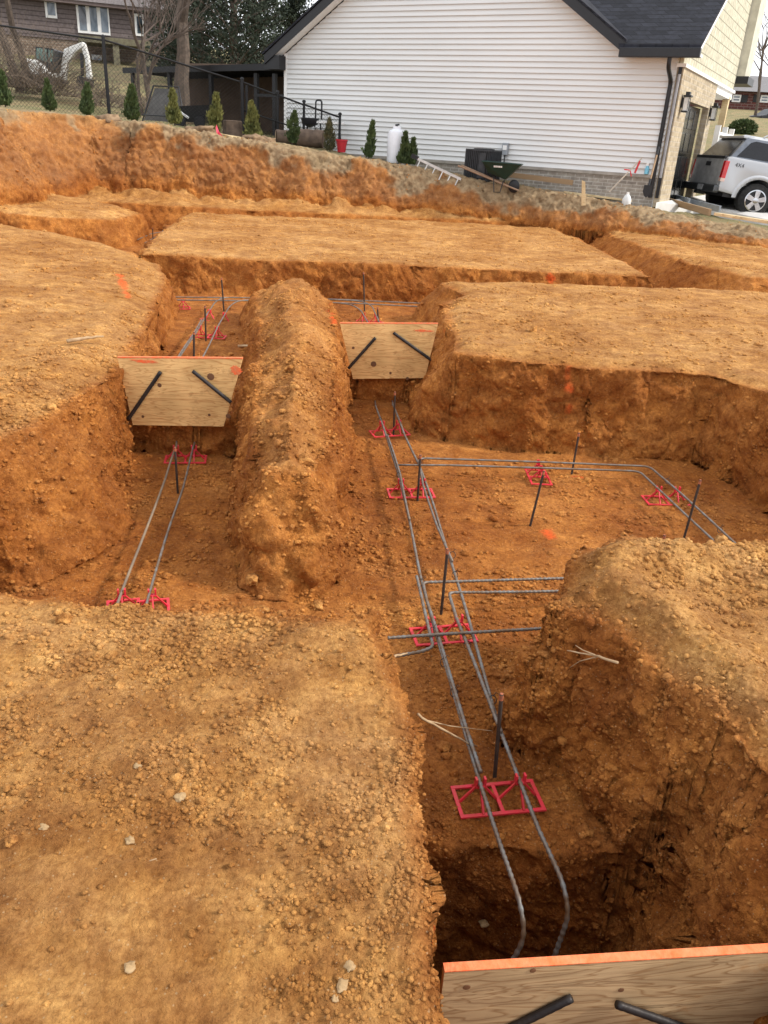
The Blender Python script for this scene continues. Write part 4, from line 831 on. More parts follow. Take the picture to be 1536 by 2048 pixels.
for lab,px,top_,bot_,y,wpx,mt_,kw in [
 ('dark arborvitae at the left edge of the photo',10,145,207,18.6,26,leafm,{}),('dark arborvitae second from the left, beside a bent twig',100,163,220,18.7,24,leafm,{}),
 ('dark arborvitae just left of the tall left fence post',173,170,232,18.8,24,leafm,{}),('arborvitae with bright green tips right of the tall left fence post',263,173,240,18.9,30,leafm,{}),
 ('yellow tipped arborvitae in front of the tipped black lounger',350,183,253,19.0,28,yel,{}),('yellow tipped arborvitae between the black clutter and the stump',430,190,266,19.1,30,yel,{}),
 ('broad yellow green arborvitae right of the double fence post',508,207,278,19.2,34,yel,{}),('arborvitae by the white house corner in front of the log',584,225,288,19.3,30,leafm,{'sparse':.8}),
 ('thin browning arborvitae left of the red bucket',660,240,306,19.4,22,brn,{'sparse':.5}),('slim arborvitae alone before the white wall with a bare leader',737,244,321,18.9,22,leafm,{'sparse':.6}),
 ('double stemmed arborvitae beside the white tank',812,268,331,18.7,36,leafm,{'twin':True})]:
    a=by(px,top_,y); b=by(px,bot_,y); x,yy,_=b; g0=gz(x,yy); sc=1.0
    shrub(lab,x,yy,max(.3,a[2]-g0),wpx/1591*y*.38,mt_,**kw)
# ---------------------------------------------------------------- fence
fm=mat('fence_black',(.014,.014,.015),.45,.3,var=.1,bump=0)
FE=thing('chain_link_fence','black chain link fence with sloping top rails stepping down to the house','fence',(-6,17.6,1.5))
fp=[(-60,38,19.4,210),(206,75,19.3,230),(484,160,20.3,280),(555,186,20.5,296),(608,205,20.6,300),(680,230,20.6,303)]
W_=[]
for px,ty,y,by_ in fp:
    a=Vector(by(px,ty,y)); W_.append((a,gz(a.x,a.y)))
for i,(a,g0) in enumerate(W_):
    if i==0: continue
    MB().tube([(a.x,a.y,g0-.2),(a.x,a.y,a.z)],.038 if i in(1,2) else .03,8).build('post',fm,FE,off=FE.location)
    MB().lathe([(.045,0),(.045,.03),(.02,.055)],(a.x,a.y,a.z),10).build('post_cap',fm,FE,off=FE.location)
for off_ in ((2,.09),): a,g0=W_[2]; MB().tube([(a.x+.1,a.y,g0-.2),(a.x+.1,a.y,a.z-.1)],.03,8).build('post',fm,FE,off=FE.location)
for i,((a,ga),(b,gb)) in enumerate(zip(W_[:-1],W_[1:])):
    drop=0 if i!=3 else .0
    a2=Vector((a.x,a.y,a.z-.04)); b2=Vector((b.x,b.y,b.z-.05)); 
    MB().tube([a2,b2],.02,6).build('top_rail',fm,FE,off=FE.location)
    m=MB(); Ld=math.hypot(b.x-a.x,b.y-a.y); hgt=(a2.z-ga+b2.z-gb)/2; sp=.085; k=-hgt
    n=int((Ld+hgt)/sp)
    for sgn in (1,-1):
        for j in range(n):
            s0=j*sp-(hgt if sgn>0 else 0); s1=s0+sgn*hgt if sgn>0 else s0-hgt
            # line from bottom (s0) to top (s0+hgt) or reversed, clipped to the panel
            pA=[s0,0.]; pB=[s0+hgt,1.] if sgn>0 else [s0-hgt,1.]
            lo,hi=0.,1.; ds=pB[0]-pA[0]
            for bd,sg in ((0,1),(Ld,-1)):
                f0=(bd-pA[0])/ds
                if (ds>0)==(sg>0): lo=max(lo,f0)
                else: hi=min(hi,f0)
            if hi-lo<.02: continue
            def PT(f):
                s_=pA[0]+ds*f; q=s_/Ld; g=ga+(gb-ga)*q; tt=a2.z+(b2.z-a2.z)*q; return (a.x+(b.x-a.x)*q,a.y+(b.y-a.y)*q,g+.03+(tt-g-.03)*f)
            m.tube([PT(lo),PT(hi)],.0028,3,False)
    m.build('wire_mesh',fm,FE,off=FE.location)
a,b=W_[2][0],W_[4][0]; MB().tube([(a.x,a.y,W_[2][1]+.55),(b.x,b.y,W_[4][1]+.30)],.017,6).build('brace_rail',fm,FE,off=FE.location)
# ---------------------------------------------------------------- things along the fence
c=by(683,303,20.2); BU=thing('red_bucket','red plastic bucket at the foot of the last fence post','bucket',(c[0],c[1],gz(c[0],c[1])+.02)); MB().lathe([(.09,0),(.125,.24),(.14,.24),(.14,.27),(.115,.27),(.085,.03)],(0,0,0),20).build('bucket_body',redpl,BU,True); MB().tube([(.13*math.cos(t),-.02,.24-.12*math.sin(t)) for t in np.linspace(0,math.pi,12)],.005,5).build('bucket_handle',gm,BU)
endw=mat('cut_log_end',(.38,.27,.17),.9,scale=20); logm=mat('log_bark',(.20,.14,.10),.95,alt=(.085,.06,.045),scale=7,bump=.7,bscale=20)
def log(label,c,ang,r,L_):
    t=thing('log',label,'log',c,ang,'cut logs by the fence'); n=8; MB().tube([(L_*k/n,.01*math.sin(k*2),r*.9) for k in range(n+1)],r,14,rr=[r*(1+.05*math.sin(k*2.3)) for k in range(n+1)]).build('log_body',logm,t,True); MB().lathe([(r*.93,-.004),(r*.5,-.012),(.01,-.014)],(0,0,r*.9),16,'x').build('cut_end',endw,t)
c=by(552,295,19.9); log('sawn log lying with its cut end toward the double fence post',(c[0],c[1],gz(c[0],c[1])),math.radians(12),.15,.55)
c=by(592,298,19.9); log('larger log lying between the two right fence posts',(c[0],c[1],gz(c[0],c[1])),math.radians(5),.19,.62)
c=by(466,276,19.5); t=thing('tree_stump','squat sawn stump standing left of the double fence post','stump',(c[0],c[1],gz(c[0],c[1])-.02)); MB().lathe([(.24,0),(.22,.15),(.21,.32),(.2,.335)],(0,0,0),9).build('stump_body',logm,t); MB().lathe([(.19,.336),(.02,.34)],(0,0,0),9).build('cut_top',endw,t)
# pile of stakes with pink ribbon, clods of spoil
for lab,a,b in [('top pale stake of the little pile near the pink ribbon',(433,270),(474,280)),('middle pale stake of the little pile near the pink ribbon',(440,274),(481,291)),('lowest pale stake of the little pile near the pink ribbon',(446,276),(466,292))]:
    A_=Vector(by(*a,18.55)); B_=Vector(by(*b,18.3)); A_.z=max(A_.z,gz(A_.x,A_.y)+.04); B_.z=max(B_.z,gz(B_.x,B_.y)+.03); plank(lab,A_,B_,.05,.02,lumber,'wooden_stake','pale stakes dropped by the spoil',cat='stake')
c=by(437,290,18.3); m=MB(); m.add([(0,0,.02),(.10,-.02,.0),(.02,-.02,.10),(-.03,.02,.22),(-.05,.0,.16),(-.02,-.04,.06)],[(0,1,2),(2,3,4,5),(5,0,2)]); o=m.build('ribbon',mat('pink_ribbon',(.90,.10,.16),.6)); o.location=(c[0],c[1],gz(c[0],c[1])); tag(o,'scrap of pink marking ribbon beside the pale stakes','ribbon')
for lab,px,py,y,s in [('grey brown spoil lump left of the pink ribbon',405,272,18.4,.28),('tall spoil lump right of the pale stakes',510,297,18.3,.27),('low spoil lump behind the tall one',535,303,18.5,.2),('dark spoil lump at the foot of the tall left fence post',215,237,18.2,.22)]:
    c=by(px,py,y); v=rockverts(I3,1,int(px)); v=v+v*(fbm(v*4,3,px)*.35)[:,None]; v=v*np.array([s*1.2,s*.8,s*.75]); o=mesh_np('spoil_lump',v,I3[1],mat('spoil_soil',(.30,.20,.115),.95,alt=(.15,.095,.055),scale=9,bump=.8,bscale=40)); o.location=(c[0],c[1],gz(c[0],c[1])+s*.1); tag(o,lab,'soil lump','spoil lumps along the bank top')
# tipped black lounger, cart, small grill
c=by(325,245,21.5); t=thing('tipped_lounger','black mesh lounger tipped up behind the yellow tipped arborvitae','lounger',(c[0],c[1],gz(c[0],c[1])),math.radians(-10))
MB().tube([(-.55,0,0),(-.30,.25,.85),(.35,.25,.85),(.60,0,0),(-.55,0,0)],.022,6).build('frame',black,t); MB().add([(-.5,.03,.08),(-.27,.25,.80),(.32,.25,.80),(.54,.03,.08)],[(0,1,2,3)]).build('mesh_panel',mat('grey_mesh',(.10,.095,.09),.9),t); MB().tube([(-.5,-.05,.2),(.55,-.05,.2)],.015,6).build('crossbar',gm,t)
c=by(385,255,20.8); t=thing('garden_cart','black tub cart with a white strut, heaped behind the fence','cart',(c[0],c[1],gz(c[0],c[1])),0)
MB().add([(-.3,-.3,.12),(.35,-.3,.12),(.5,-.35,.5),(-.4,-.35,.42),(-.3,.3,.12),(.35,.3,.12),(.5,.35,.5),(-.4,.35,.42)],[(0,1,2,3),(4,7,6,5),(0,4,5,1),(1,5,6,2),(3,7,4,0)]).build('tub',black,t)
for s_ in (-.2,.25): MB().lathe([(.05,-.03),(.13,-.03),(.13,.03),(.05,.03)],(s_,-.34,.13),16,'y').build('wheel',black,t,True)
MB().tube([(-.45,-.3,.62),(-.25,-.32,.35),(0,-.33,.2)],.03,6).build('strut',trimw,t)
c=by(632,285,20.7); t=thing('camp_grill','small black grill on legs with a white folded table, against the white wall','grill',(c[0],c[1],gz(c[0],c[1])),0)
MB().lathe([(.03,.42),(.18,.48),(.21,.58),(.21,.62)],(-.15,0,0),18).build('bowl',black,t,True)
for a_ in (0,2.1,4.2): MB().tube([(-.15+.1*math.cos(a_),.1*math.sin(a_),.48),(-.15+.26*math.cos(a_),.26*math.sin(a_),0)],.012,5).build('leg',black,t)
MB().tube(fillet([(-.02,0,.6),(-.02,0,1.0),(.12,0,1.0),(.12,0,.6)],.06),.02,6).build('upright',black,t,True); MB().box((-.1,-.1,.52),(.65,.12,.57)).build('table_top',trimw,t); 
for x_ in (.1,.55): MB().tube([(x_,-.05,.52),(x_+.05,-.05,0)],.018,6).build('table_leg',black,t)
# ---------------------------------------------------------------- lean-to shed
SH=thing('lean_to_shed','dark roofed open lean-to with black posts and brown back wall beside the white house','shed',hw(XL-1.2,2.4,.9),HA); so_=(XL-1.2,2.4,.9)
slate=mat('dark_slat_roof',(.022,.022,.024),.7); brw=mat('brown_block_wall',(.17,.115,.08),.9,alt=(.11,.075,.055),scale=4,bump=.3)
MB().add([(XL-6.6,1.2,2.84),(XL+.0,1.2,3.06),(XL,5.2,3.5),(XL-6.6,5.2,3.28)],[(0,1,2,3)]).build('roof',slate,SH,off=so_)
MB().prism([(XL-6.6,2.72),(XL,2.90),(XL,3.06),(XL-6.6,2.86)],'y',1.15,1.22).build('fascia_board',fascia,SH,off=so_)
MB().box((XL-6.4,3.6,.8),(XL,3.7,3.2)).build('back_wall',brw,SH,off=so_)
for x_ in (-.45,-1.35,-1.95,-3.5,-5.0,-6.4): MB().box((XL+x_-.05,1.3,.8),(XL+x_+.05,1.4,2.80)).build('post',fascia,SH,off=so_)
MB().box((XL-1.9,1.28,2.25),(XL,1.33,2.32)).build('rail',fascia,SH,off=so_); MB().box((XL-6.4,1.28,1.25),(XL,1.33,1.31)).build('rail',fascia,SH,off=so_)
m=MB()
for k in range(34): m.box((XL-6.55+k*.19,1.25,2.76+k*.19*.033),(XL-6.50+k*.19,3.6,2.80+k*.19*.033))
m.build('rafters',slate,SH,off=so_)
c=hw(XL-.55,2.0,.9); t=thing('storage_bin','black storage bin in the shed by the house corner','bin',(c[0],c[1],gz(c[0],c[1])),HA); MB().box((-.35,-.25,0),(.35,.25,.5)).build('bin_body',black,t,bevel=.03); MB().box((-.37,-.27,.5),(.37,.27,.55)).build('bin_lid',black,t,bevel=.01)
# ================================================================ brown house
BA=math.radians(22); bx=np.array([math.cos(BA),math.sin(BA)]); BP=(-26.,34.)
def bh(px,py): s,z=onp(px,py,BP,bx); return s,z
brsid=brick_mat('brown_lap_siding',(.20,.165,.158),(.17,.14,.136),(.09,.072,.07),bw=8,bh=.17,ms=.018)
dkbrick=brick_mat('tan_brown_brick',(.30,.22,.16),(.20,.14,.105),(.33,.28,.22),bw=.28,bh=.10,ms=.014)
s0=bh(-40,60)[0]; s1=bh(352,60)[0]; zt=bh(320,28)[1]; zm_=bh(300,95)[1]; zb_=bh(300,170)[1]-1.0
BH=thing('brown_house','two storey brown sided house with brick lower floor behind the bare trees','house',(BP[0],BP[1],zb_),BA); bo=(0,0,zb_)
MB().box((s0,0,zm_),(s1,6,zt)).build('upper_wall',brsid,BH,off=bo); MB().box((s0,.05,zb_),(s1,6,zm_)).build('brick_wall',dkbrick,BH,off=bo)
MB().box((s0,-.45,zt),(s1+.3,6.3,zt+.14)).build('eave',mat('brown_trim',(.16,.12,.11),.7),BH,off=bo)
MB().prism([(-.5,zt+.12),(6.4,zt+.12),(3,zt+2.2)],'x',s0,s1+.35).build('roof',mat('grey_brown_roof',(.15,.13,.125),.9,scale=12,var=.2),BH,off=bo)
sl=mat('window_reflection',(.10,.13,.16),.05,spec=1,var=.5,scale=1.2,bump=0)
def window(px0,py0,px1,py1,n=1,kind='window'):
    a,zt_=bh(px0,py0); b,_=bh(px1,py0); _,zl_=bh((px0+px1)/2,py1); _,zt_=bh((px0+px1)/2,py0)
    f=MB().box((a,-.06,zl_),(b,-.003,zt_)).build(kind,trimw,BH,off=bo)
    w1=(b-a)/n
    for k in range(n): MB().box((a+k*w1+.09,-.075,zl_+.1),(a+(k+1)*w1-.06,-.061,zt_-.1)).build('pane',sl,f,off=bo)
window(88,0,111,36); window(151,8,216,68,3); window(268,28,286,72); window(328,40,345,80); window(183,110,203,156,1,'door')
# deck
t=thing('wooden_deck','weathered green tinted wooden deck under the wide window of the brown house','deck',(BP[0],BP[1],zb_),BA); dk=mat('old_deck_wood',(.24,.22,.14),.9,alt=(.14,.12,.08))
a,z1_=bh(155,72); b,z2_=bh(290,88); MB().box((a,-2.2,z1_-.35),(b,-.08,z1_-.12)).build('deck_floor',dk,t,off=bo); a2,z3=bh(185,162); b2,_=bh(275,170); MB().box((a2,-2.4,z3-.25),(b2,-.08,z3)).build('lower_deck',dk,t,off=bo)
for s_ in (a+.1,(a+b)/2,b-.1): MB().box((s_-.12,-2.15,zb_-.3),(s_+.12,-1.95,z1_-.36)).build('deck_post',dk,t,off=bo)
MB().tube([(b2-.2,-2.2,z3-.1),(b2+1.4,-2.2,z1_-.5)],.07,4).build('stair_stringer',dk,t,off=bo)
# ---------------------------------------------------------------- excavator
EX=thing('excavator','white compact excavator with its boom raised, behind the fence by the brown house','excavator',tuple(by(105,186,27.)),math.radians(3)); ex=Vector(EX.location); exw=mat('excavator_white',(.75,.74,.70),.5,var=.05,scale=3)
def E(px,py,d=0): v=Vector(by(px,py,27.+d)); r_=Matrix.Rotation(-EX.rotation_euler[2],3,'Z')@(v-ex); return r_
def poly(pts,d0,d1,name,m,bev=0):
    A_=[E(a,b) for a,b in pts]; n=len(A_); vs=[(p.x,d0,p.z) for p in A_]+[(p.x,d1,p.z) for p in A_]
    return MB().add(vs,[tuple(range(n)),tuple(range(n,2*n))]+[(i,(i+1)%n,n+(i+1)%n,n+i) for i in range(n)]).build(name,m,EX,bevel=bev)
poly([(62,124),(68,121),(90,124),(104,133),(112,147),(116,156),(95,157),(80,152),(66,145)],-.75,.75,'engine_body',exw,.06)
poly([(86,97),(118,101),(121,104),(117,140),(112,147),(104,133),(86,124)],-.6,.3,'cab',mat('cab_frame',(.02,.02,.022),.4))
g_=mat('green_glass',(.10,.20,.16),.08,spec=.9,var=.3,scale=3,bump=0); poly([(89,100),(108,102),(109,128),(88,121)],-.63,-.61,'cab_window',g_); poly([(111,103),(121,105),(118,126),(112,130)],-.63,-.61,'cab_window',g_)
poly([(118,158),(128,160),(132,128),(150,103),(166,93),(163,83),(140,92),(127,98),(123,118)],.0,.28,'boom',exw,.03)
poly([(161,82),(167,86),(174,110),(180,152),(176,160),(170,158),(168,120),(160,95)],.03,.23,'arm',exw,.03)
poly([(157,105),(162,106),(164,150),(159,152)],.08,.18,'ram',gm)
poly([(159,152),(180,158),(178,172),(165,176),(155,164)],-.2,.4,'bucket',gm)
poly([(64,147),(118,158),(120,172),(112,176),(72,170),(62,160)],-.9,-.5,'track',mat('track_rubber',(.05,.04,.035),.9),.05); poly([(64,147),(118,158),(120,172),(112,176),(72,170),(62,160)],.5,.9,'track',MAT['track_rubber'],.05)
# ---------------------------------------------------------------- trees
def bare_tree(name,label,base,h,spread,seed,r0=.14,lean=(0,0),depth=6,group='bare trees behind the fence',split=.25,forks=None):
    R=random.Random(seed); t=thing(name,label,'tree',base,0,group); tr=MB(); cr=MB()
    def grow(p,d,L_,r,lv):
        n=4; P=[p]; q=p.copy(); dd=d.copy()
        for k in range(n): dd=(dd+Vector((R.uniform(-1,1),R.uniform(-1,1),R.uniform(-.4,.8)))*.16).normalized(); q=q+dd*(L_/n); P.append(q.copy())
        (tr if lv<2 else cr).tube(P,[r*(1-.42*k/n) for k in range(n+1)],7 if lv<2 else (4 if lv<4 else 3),False)
        if lv>=depth or r<.004: return
        nb=R.choice((2,3,3)) if lv>0 else 3
        for k in range(nb):
            a=R.uniform(0,6.28); s=R.uniform(.35,.85)*spread; nd=(dd+Vector((math.cos(a)*s,math.sin(a)*s,R.uniform(-.1,.25)))).normalized(); st=P[R.choice((2,3,4))] if k else P[4]
            grow(st.copy(),nd,L_*R.uniform(.62,.86),r*R.uniform(.5,.66) if k else r*.6,lv+1)
    grow(Vector((0,0,-.2)),Vector((lean[0],lean[1],1)).normalized(),h*split,r0,0)
    tr.build('trunk',barkm,t,True); cr.build('twigs',mat('twig_bark',(.16,.12,.095),.9,alt=(.08,.06,.05),scale=3,bump=0),t); return t
def tb(px,py,y): c=by(px,py,y); return (c[0],c[1],c[2])
bare_tree('bare_tree','slender bare tree left of the excavator, leaning left',tb(40,165,24),7,.8,3,.12,(-.18,0),5,split=.40)
bare_tree('bare_tree','slender bare tree touching the excavator body at left',tb(57,160,25),7,.8,4,.11,(.03,0),5,split=.40)
bare_tree('bare_tree','thick dark bare tree rising behind the lean-to roof',tb(365,200,24),8,.9,5,.22,(-.06,0),6,split=.33)
bare_tree('bare_tree','low branching bare tree before the deck of the brown house',tb(300,205,23),4.6,1.2,6,.085,(-.15,0),6,split=.26)
bare_tree('bare_tree','thin bare tree right of the deck of the brown house',tb(285,225,24),5,1.0,8,.06,(-.06,0),5,split=.30)
bare_tree('bare_tree','bare tree at the right end of the dark evergreens',tb(505,150,40),10,.8,9,.13,(0,0),6,split=.25)
bare_tree('bare_tree','bare winter tree standing before the red brick building',tb(1503,262,66),16,.8,12,.13,(.05,0),6,'bare trees behind the truck')
bare_tree('bare_tree','bare winter tree at the right edge beside the brick building',tb(1560,268,50),13,.95,13,.12,(-.05,0),6,'bare trees behind the truck')
def evergreen(label,base,h,r,seed,n=16000,col=None):
    t=thing('evergreen_tree',label,'tree',base,0,'dark evergreens beyond the lean-to'); R=np.random.default_rng(seed)
    nb=int(170); C=[]
    tr=MB().tube([(0,0,-.3),(.05,0,h*.5),(0,.05,h*.97)],[.16,.09,.02],7)
    lim=MB()
    for k in range(nb):
        f=.06+.94*(k+.5)/nb; a=R.random()*6.283; rr_=r*(1-f)**.6*(.45+.6*R.random())*(1 if f>.12 else .7); z=h*f; L_=rr_
        tip=np.array([math.cos(a)*rr_,math.sin(a)*rr_,z+rr_*.25]); lim.tube([(0,0,z-.1*h*.3),tuple(tip*.6+np.array([0,0,z*.4-.05])),tuple(tip)],[.03,.015,.006],4,False)
        m_=max(20,int(n/nb*(.4+1.0*rr_/r))); s=R.random(m_)**.6; p=np.array([0,0,z])*(1-s)[:,None]+tip*s[:,None]+R.normal(size=(m_,3))*np.array([.16,.16,.13])*(r/1.6); C.append(p)
    P=np.concatenate(C); d=P-np.array([0,0,0]); d[:,2]=.8; V,T=leaves(P,d+R.normal(size=P.shape)*.9,.085); o=mesh_np('foliage',V,T,col or leafd,False); o.parent=t
    tr.build('trunk',barkm,t,True); lim.build('limbs',barkm,t); return t
for lab,px,bot_,y,h,r,sd in [('tall dark evergreen just right of the brown house',405,205,33,9.5,2.1,1),('broad dark evergreen in the middle of the group behind the lean-to',470,200,31,8.6,2.3,2),('evergreen with a greener crown at the right of the tall group',508,200,35,8.8,1.7,3),('small evergreen showing between the tall group and the white gable',585,200,38,6.3,1.3,5),('lower evergreen filling the gap left of the tall group',372,210,36,7.5,1.7,6)]:
    evergreen(lab,tb(px,bot_,y),h,r,sd)
# brush at the fence
brm=mat('dry_brush',(.22,.165,.12),.9,alt=(.10,.075,.055),scale=3,bump=0)
def brush(label,c,w_,h_,n,seed):
    R=random.Random(seed); m=MB()
    for k in range(n):
        p=Vector((R.uniform(-w_,w_),R.uniform(-.5,.5),0)); d=Vector((R.uniform(-.9,.9),R.uniform(-.4,.4),R.uniform(.5,1))).normalized(); P=[p]
        for j in range(4): d=(d+Vector((R.uniform(-.4,.4),R.uniform(-.3,.3),R.uniform(-.5,.2)))).normalized(); P.append(P[-1]+d*h_*R.uniform(.15,.35))
        m.tube(P,[.009*(1-.18*j) for j in range(5)],3,False)
    o=m.build('brush_heap',brm); o.location=c; tag(o,label,'brush')
brush('tangled dry brush heap below the slender bare trees',tb(35,175,23),1.1,1.6,260,1); brush('dry brush on the slope under the excavator',tb(125,192,23.5),1.2,.8,200,2); brush('dry brush right of the tall left fence post',tb(240,215,22.5),.9,.7,120,3)
# ================================================================ right background
RA=math.radians(-8); rx=np.array([math.cos(RA),math.sin(RA)]); RP_=(30.,75.)
def rb(px,py): return onp(px,py,RP_,rx)
redbrick=brick_mat('dark_red_brick',(.16,.055,.045),(.11,.04,.035),(.20,.14,.12),bw=.5,bh=.2,ms=.03)
sA,zA=rb(1440,181); sB,_=rb(1700,190); _,zB=rb(1480,240); 
AB=thing('brick_apartments','long dark red brick building with white windows on the far hillside','building',(RP_[0],RP_[1],zB-1),RA); ao=(0,0,zB-1)
MB().box((sA-8,0,zB-1),(sB,8,zA)).build('wall',redbrick,AB,off=ao); MB().prism([(-.7,zA),(8.7,zA),(4,zA+1.5)],'x',sA-9,sB+1).build('roof',mat('grey_far_roof',(.20,.19,.19),.9),AB,off=ao)
for (a,b,c_,d_) in [(1466,189,1483,204),(1522,190,1539,205),(1459,221,1477,234),(1515,222,1534,236),(1575,192,1592,207)]:
    x0,z1=rb(a,b); x1,_=rb(c_,b); _,z0=rb(a,d_); f=MB().box((x0,-.08,z0),(x1,-.003,z1)).build('window',trimw,AB,off=ao); MB().box((x0+.12,-.10,z0+.12),(x1-.12,-.081,(z0+z1)/2-.05)).build('pane',sl,f,off=ao); MB().box((x0+.12,-.10,(z0+z1)/2+.05),(x1-.12,-.081,z1-.12)).build('pane',sl,f,off=ao)
    for xx in (x0-.55,x1+.05): MB().box((xx,-.06,z0),(xx+.5,-.003,z1)).build('shutter',mat('dark_shutter',(.03,.03,.03),.7),AB,off=ao)
c=by(1487,252,50); c=(c[0],c[1],gz(c[0],c[1])+.0); t=thing('round_bush','round dark green bush on the far hillside','bush',(c[0],c[1],c[2])); P=rng.normal(size=(2600,3)); P/=np.linalg.norm(P,axis=1,keepdims=True); P*=(.6+.4*rng.random((2600,1))); V,T=leaves(P*np.array([.75,.6,.42])+np.array([0,0,.32]),P+rng.normal(size=P.shape)*.4,.10); o=mesh_np('foliage',V,T,leafm,False); o.parent=t; MB().tube([(0,0,0),(0,0,.6)],.06,6).build('stem',barkm,t)
# far dark car
def car_far():
    c=by(1556,262,66); t=thing('parked_car','small dark car parked far up the hillside','car',(c[0],c[1],c[2]),math.radians(10)); pr=[(-2.1,.35),(2.1,.35),(2.15,.8),(1.3,.95),(.8,1.4),(-1,1.42),(-1.7,.98),(-2.15,.9)]
    MB().prism(pr,'y',-.85,.85).build('body',black,t,bevel=.08)
    for x_ in (-1.3,1.35): MB().lathe([(.1,-.1),(.33,-.1),(.33,.1),(.1,.1)],(x_,-.8,.33),18,'y').build('wheel',fascia,t)
    MB().box((-.9,-.87,1.0),(.8,-.855,1.33)).build('side_window',glass,t)
car_far()
# ================================================================ the silver truck
c=by(1494,434,19.0); TR=thing('silver_truck','silver four-door pickup truck with dark canopy windows parked before the garage','truck',(0,0,0))
body=mat('silver_paint',(.50,.52,.55),.28,.15,var=.03,scale=1,bump=0,spec=.6)
dark=mat('dark_plastic',(.02,.02,.022),.5,bump=.05); tint=mat('tinted_glass',(.010,.011,.014),.18,spec=.35,var=.1,bump=0); rub=mat('tyre_rubber',(.018,.018,.018),.85,var=.3,scale=20,bump=.3)
chrome=mat('wheel_alloy',(.55,.56,.58),.22,.9,bump=0)
# local frame: x forward from rear axle, y left; the near (camera) side is y = -1
HW=.98; WR=.405
def arch(cx,r,n=14,z=.40): return [(cx+r*math.cos(a),z+r*math.sin(a)) for a in np.linspace(0,math.pi,n)]
prof=[(-1.16,.50),(-1.18,.60),(-1.19,1.02),(-1.14,1.28),(-1.0,1.31),(3.3,1.25),(4.1,1.18),(4.35,1.05),(4.45,.75),(4.4,.45)]+arch(3.3,.52)+[(2.7,.42),(.6,.42)]+arch(0,.52)+[(-.56,.46)]
for sgn in (-1,):
    m=MB(); m.prism(prof[::-1],'y',-HW,HW); TB=m.build('body',body,TR,True,.035)
# flared rear fender lips
for cx in (0,3.3):
    for sy in (-1,1):
        A1=arch(cx,.60,16,.40); A2=arch(cx,.50,16,.40); m=MB(); n=16
        vs=[(a,sy*HW,b) for a,b in A1]+[(a,sy*(HW+.05),b) for a,b in A2]+[(a,sy*(HW-.03),b) for a,b in A2]; m.add(vs,[(i,i+1,n+i+1,n+i) for i in range(n-1)]+[(n+i,n+i+1,2*n+i+1,2*n+i) for i in range(n-1)]); m.build('fender_flare',body,TR,'all')
# dark inside the wheel arches, sill
MB().box((-.9,-.9,.38),(4.2,.9,.62)).build('underbody',dark,TR)
# cab and canopy, tapering inward
def cabin(x0,x1,xt0,xt1,zb,zt_,wb,wt,name,m):
    vs=[(x0,-wb,zb),(x1,-wb,zb),(x1,wb,zb),(x0,wb,zb),(xt0,-wt,zt_),(xt1,-wt,zt_),(xt1,wt,zt_),(xt0,wt,zt_)]
    return MB().add(vs,[(0,3,2,1),(4,5,6,7),(0,1,5,4),(1,2,6,5),(2,3,7,6),(3,0,4,7)]).build(name,m,TR,True,.05)
cabin(-1.12,3.0,-.50,2.2,1.24,1.80,.93,.74,'cabin',mat('dark_silver',(.16,.175,.20),.3,.5,bump=0))
MB().add([(x,y,z) for x,y,z in [(-.54,-.74,1.775),(2.2,-.74,1.80),(2.2,.74,1.80),(-.54,.74,1.775),(-.25,-.66,1.85),(2.0,-.66,1.87),(2.0,.66,1.87),(-.25,.66,1.85)]],[(0,3,2,1),(4,5,6,7),(0,1,5,4),(1,2,6,5),(2,3,7,6),(3,0,4,7)]).build('roof_panel',body,TR,True,.02)
def side_win(pts,nm='side_window'):
    for sy in (-1,1):
        vs=[]; 
        for x_,z_ in pts: y_=.93-(z_-1.24)/(.56)*(.19)+.012; vs.append((x_,sy*y_,z_))
        MB().add(vs,[tuple(range(len(vs)))]).build(nm,tint,TR)
side_win([(-.80,1.34),(.42,1.34),(.80,1.70),(-.30,1.74),(-.42,1.69)]); side_win([(.72,1.34),(1.55,1.34),(1.55,1.72),(1.12,1.72)]); side_win([(1.68,1.34),(2.6,1.34),(2.15,1.70),(1.68,1.71)])
MB().add([(-1.07,-.80,1.31),(-1.07,.80,1.31),(-.60,.68,1.72),(-.60,-.68,1.72)],[(0,1,2,3)]).build('rear_window',tint,TR)
MB().box((-.62,-.70,1.775),(-.30,.70,1.83)).build('spoiler',body,TR,bevel=.015)
for sy in (-1,1): MB().tube(fillet([(-.1,sy*.66,1.86),(0,sy*.66,1.93),(1.8,sy*.66,1.94),(1.9,sy*.66,1.88)],.08),.022,6).build('roof_rack',body,TR,True)
MB().box((-1.20,-.86,.62),(-1.165,.86,1.26)).build('tailgate',mat('tailgate_silver',(.42,.43,.44),.35,.1,bump=0),TR,bevel=.02)
MB().box((-1.215,-.86,1.24),(-1.05,.86,1.31)).build('tailgate_cap',dark,TR,bevel=.015)
MB().box((-1.215,-.14,1.06),(-1.20,.14,1.16)).build('tailgate_handle',dark,TR)
for sy in (-1,1):
    o=MB().box((-1.215,sy*.86 if sy>0 else -.99,.72),(-1.05,.99 if sy>0 else -.86,1.20)).build('tail_light',mat('red_lens',(.55,.008,.01),.15,spec=.8,bump=0),TR,bevel=.02); MB().box((-1.219,.87 if sy>0 else -.993,.72),(-1.06,.993 if sy>0 else -.87,.80)).build('reversing_light',mat('pale_lens',(.75,.55,.48),.2,bump=0),o)
MB().box((-1.36,-.96,.44),(-1.15,.96,.62)).build('rear_bumper',mat('dark_bumper',(.10,.105,.11),.35,.6,bump=0),TR,bevel=.04)
MB().box((-1.375,-.30,.47),(-1.362,.02,.60)).build('number_plate',mat('plate_grey',(.35,.36,.37),.5),TR); MB().box((-1.40,-.1,.36),(-1.1,.1,.44)).build('tow_hitch',dark,TR)
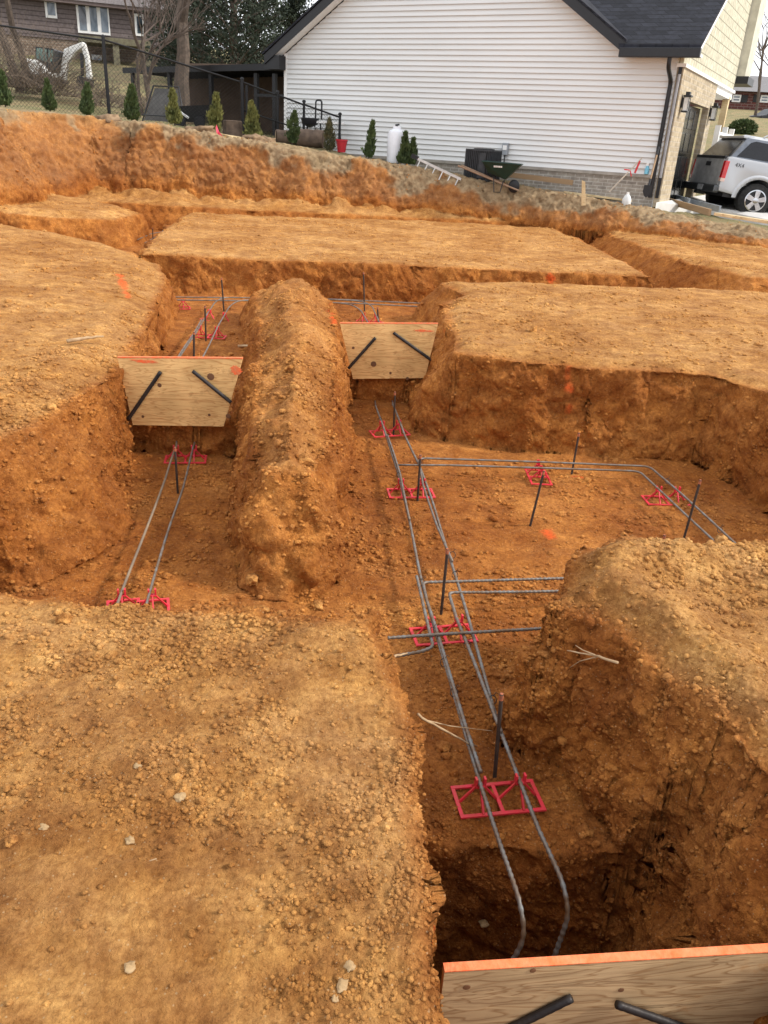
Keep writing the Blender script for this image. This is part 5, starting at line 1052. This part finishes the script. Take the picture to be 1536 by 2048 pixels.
for cx in (0,3.3):
    for sy in (-1,1):
        y0=sy*(HW-.10); w_=MB().lathe([(.22,-.13),(.34,-.135),(.395,-.11),(WR,-.05),(WR,.05),(.395,.11),(.34,.135),(.22,.13)],(cx,y0,WR),36,'y').build('wheel',rub,TR,True)
        rim=MB(); rim.lathe([(.25,sy*.13),(.26,sy*.15),(.235,sy*.155),(.228,sy*.136)],(cx,y0,WR),32,'y',False)
        for k in range(5):
            a=k*2*math.pi/5+.3; u=Vector((math.cos(a),0,math.sin(a))); s_=Vector((-math.sin(a),0,math.cos(a))); c_=Vector((cx,y0,WR))
            ya=sy*.165; vs=[c_+u*.05+s_*.045+Vector((0,ya,0)),c_+u*.05-s_*.045+Vector((0,ya,0)),c_+u*.235-s_*.062+Vector((0,ya,0)),c_+u*.235+s_*.062+Vector((0,ya,0))]; vb=[v-Vector((0,sy*.028,0)) for v in vs]; rim.add(vs+vb,[(0,1,2,3),(4,7,6,5),(0,1,5,4),(1,2,6,5),(2,3,7,6),(3,0,4,7)])
        rim.lathe([(.065,sy*.13),(.065,sy*.175),(.03,sy*.18)],(cx,y0,WR),20,'y'); rim.build('rim',chrome,w_,True); MB().lathe([(.226,sy*.132),(.226,sy*.1345),(.01,sy*.1346)],(cx,y0,WR),28,'y').build('rim_recess',dark,w_)
tx=bpy.data.curves.new('badge','FONT'); tx.body='4X4'; tx.size=.13; tx.extrude=.003; to=bpy.data.objects.new('badge',tx); COL.objects.link(to); bpy.context.view_layer.update()
me=bpy.data.meshes.new_from_object(to.evaluated_get(bpy.context.evaluated_depsgraph_get())); bpy.data.objects.remove(to); me.materials.clear(); me.materials.append(dark)
bo_=bpy.data.objects.new('badge',me); COL.objects.link(bo_); bo_.parent=TR; bo_.location=(-.72,-HW-.004,1.10); bo_.rotation_euler=(math.radians(90),0,0)
TRY=math.radians(3); TR.rotation_euler=(0,math.radians(5.5),TRY)
TR.location=(0,0,0); R_=Matrix.Rotation(TRY,3,'Z')@Matrix.Rotation(math.radians(5.5),3,'Y'); TR.location=Vector(c)-R_@Vector((0,-HW+.1,0))*.92; TR.scale=(.92,.92,.86)

for ch in TR.children:
    if ch.name.startswith('wheel') or ch.name.startswith('badge') or ch.type!='MESH': continue
    for o_ in [ch]+list(ch.children):
        for v in o_.data.vertices:
            if v.co.x<-.55: v.co.x=-.55+(v.co.x+.55)*.62
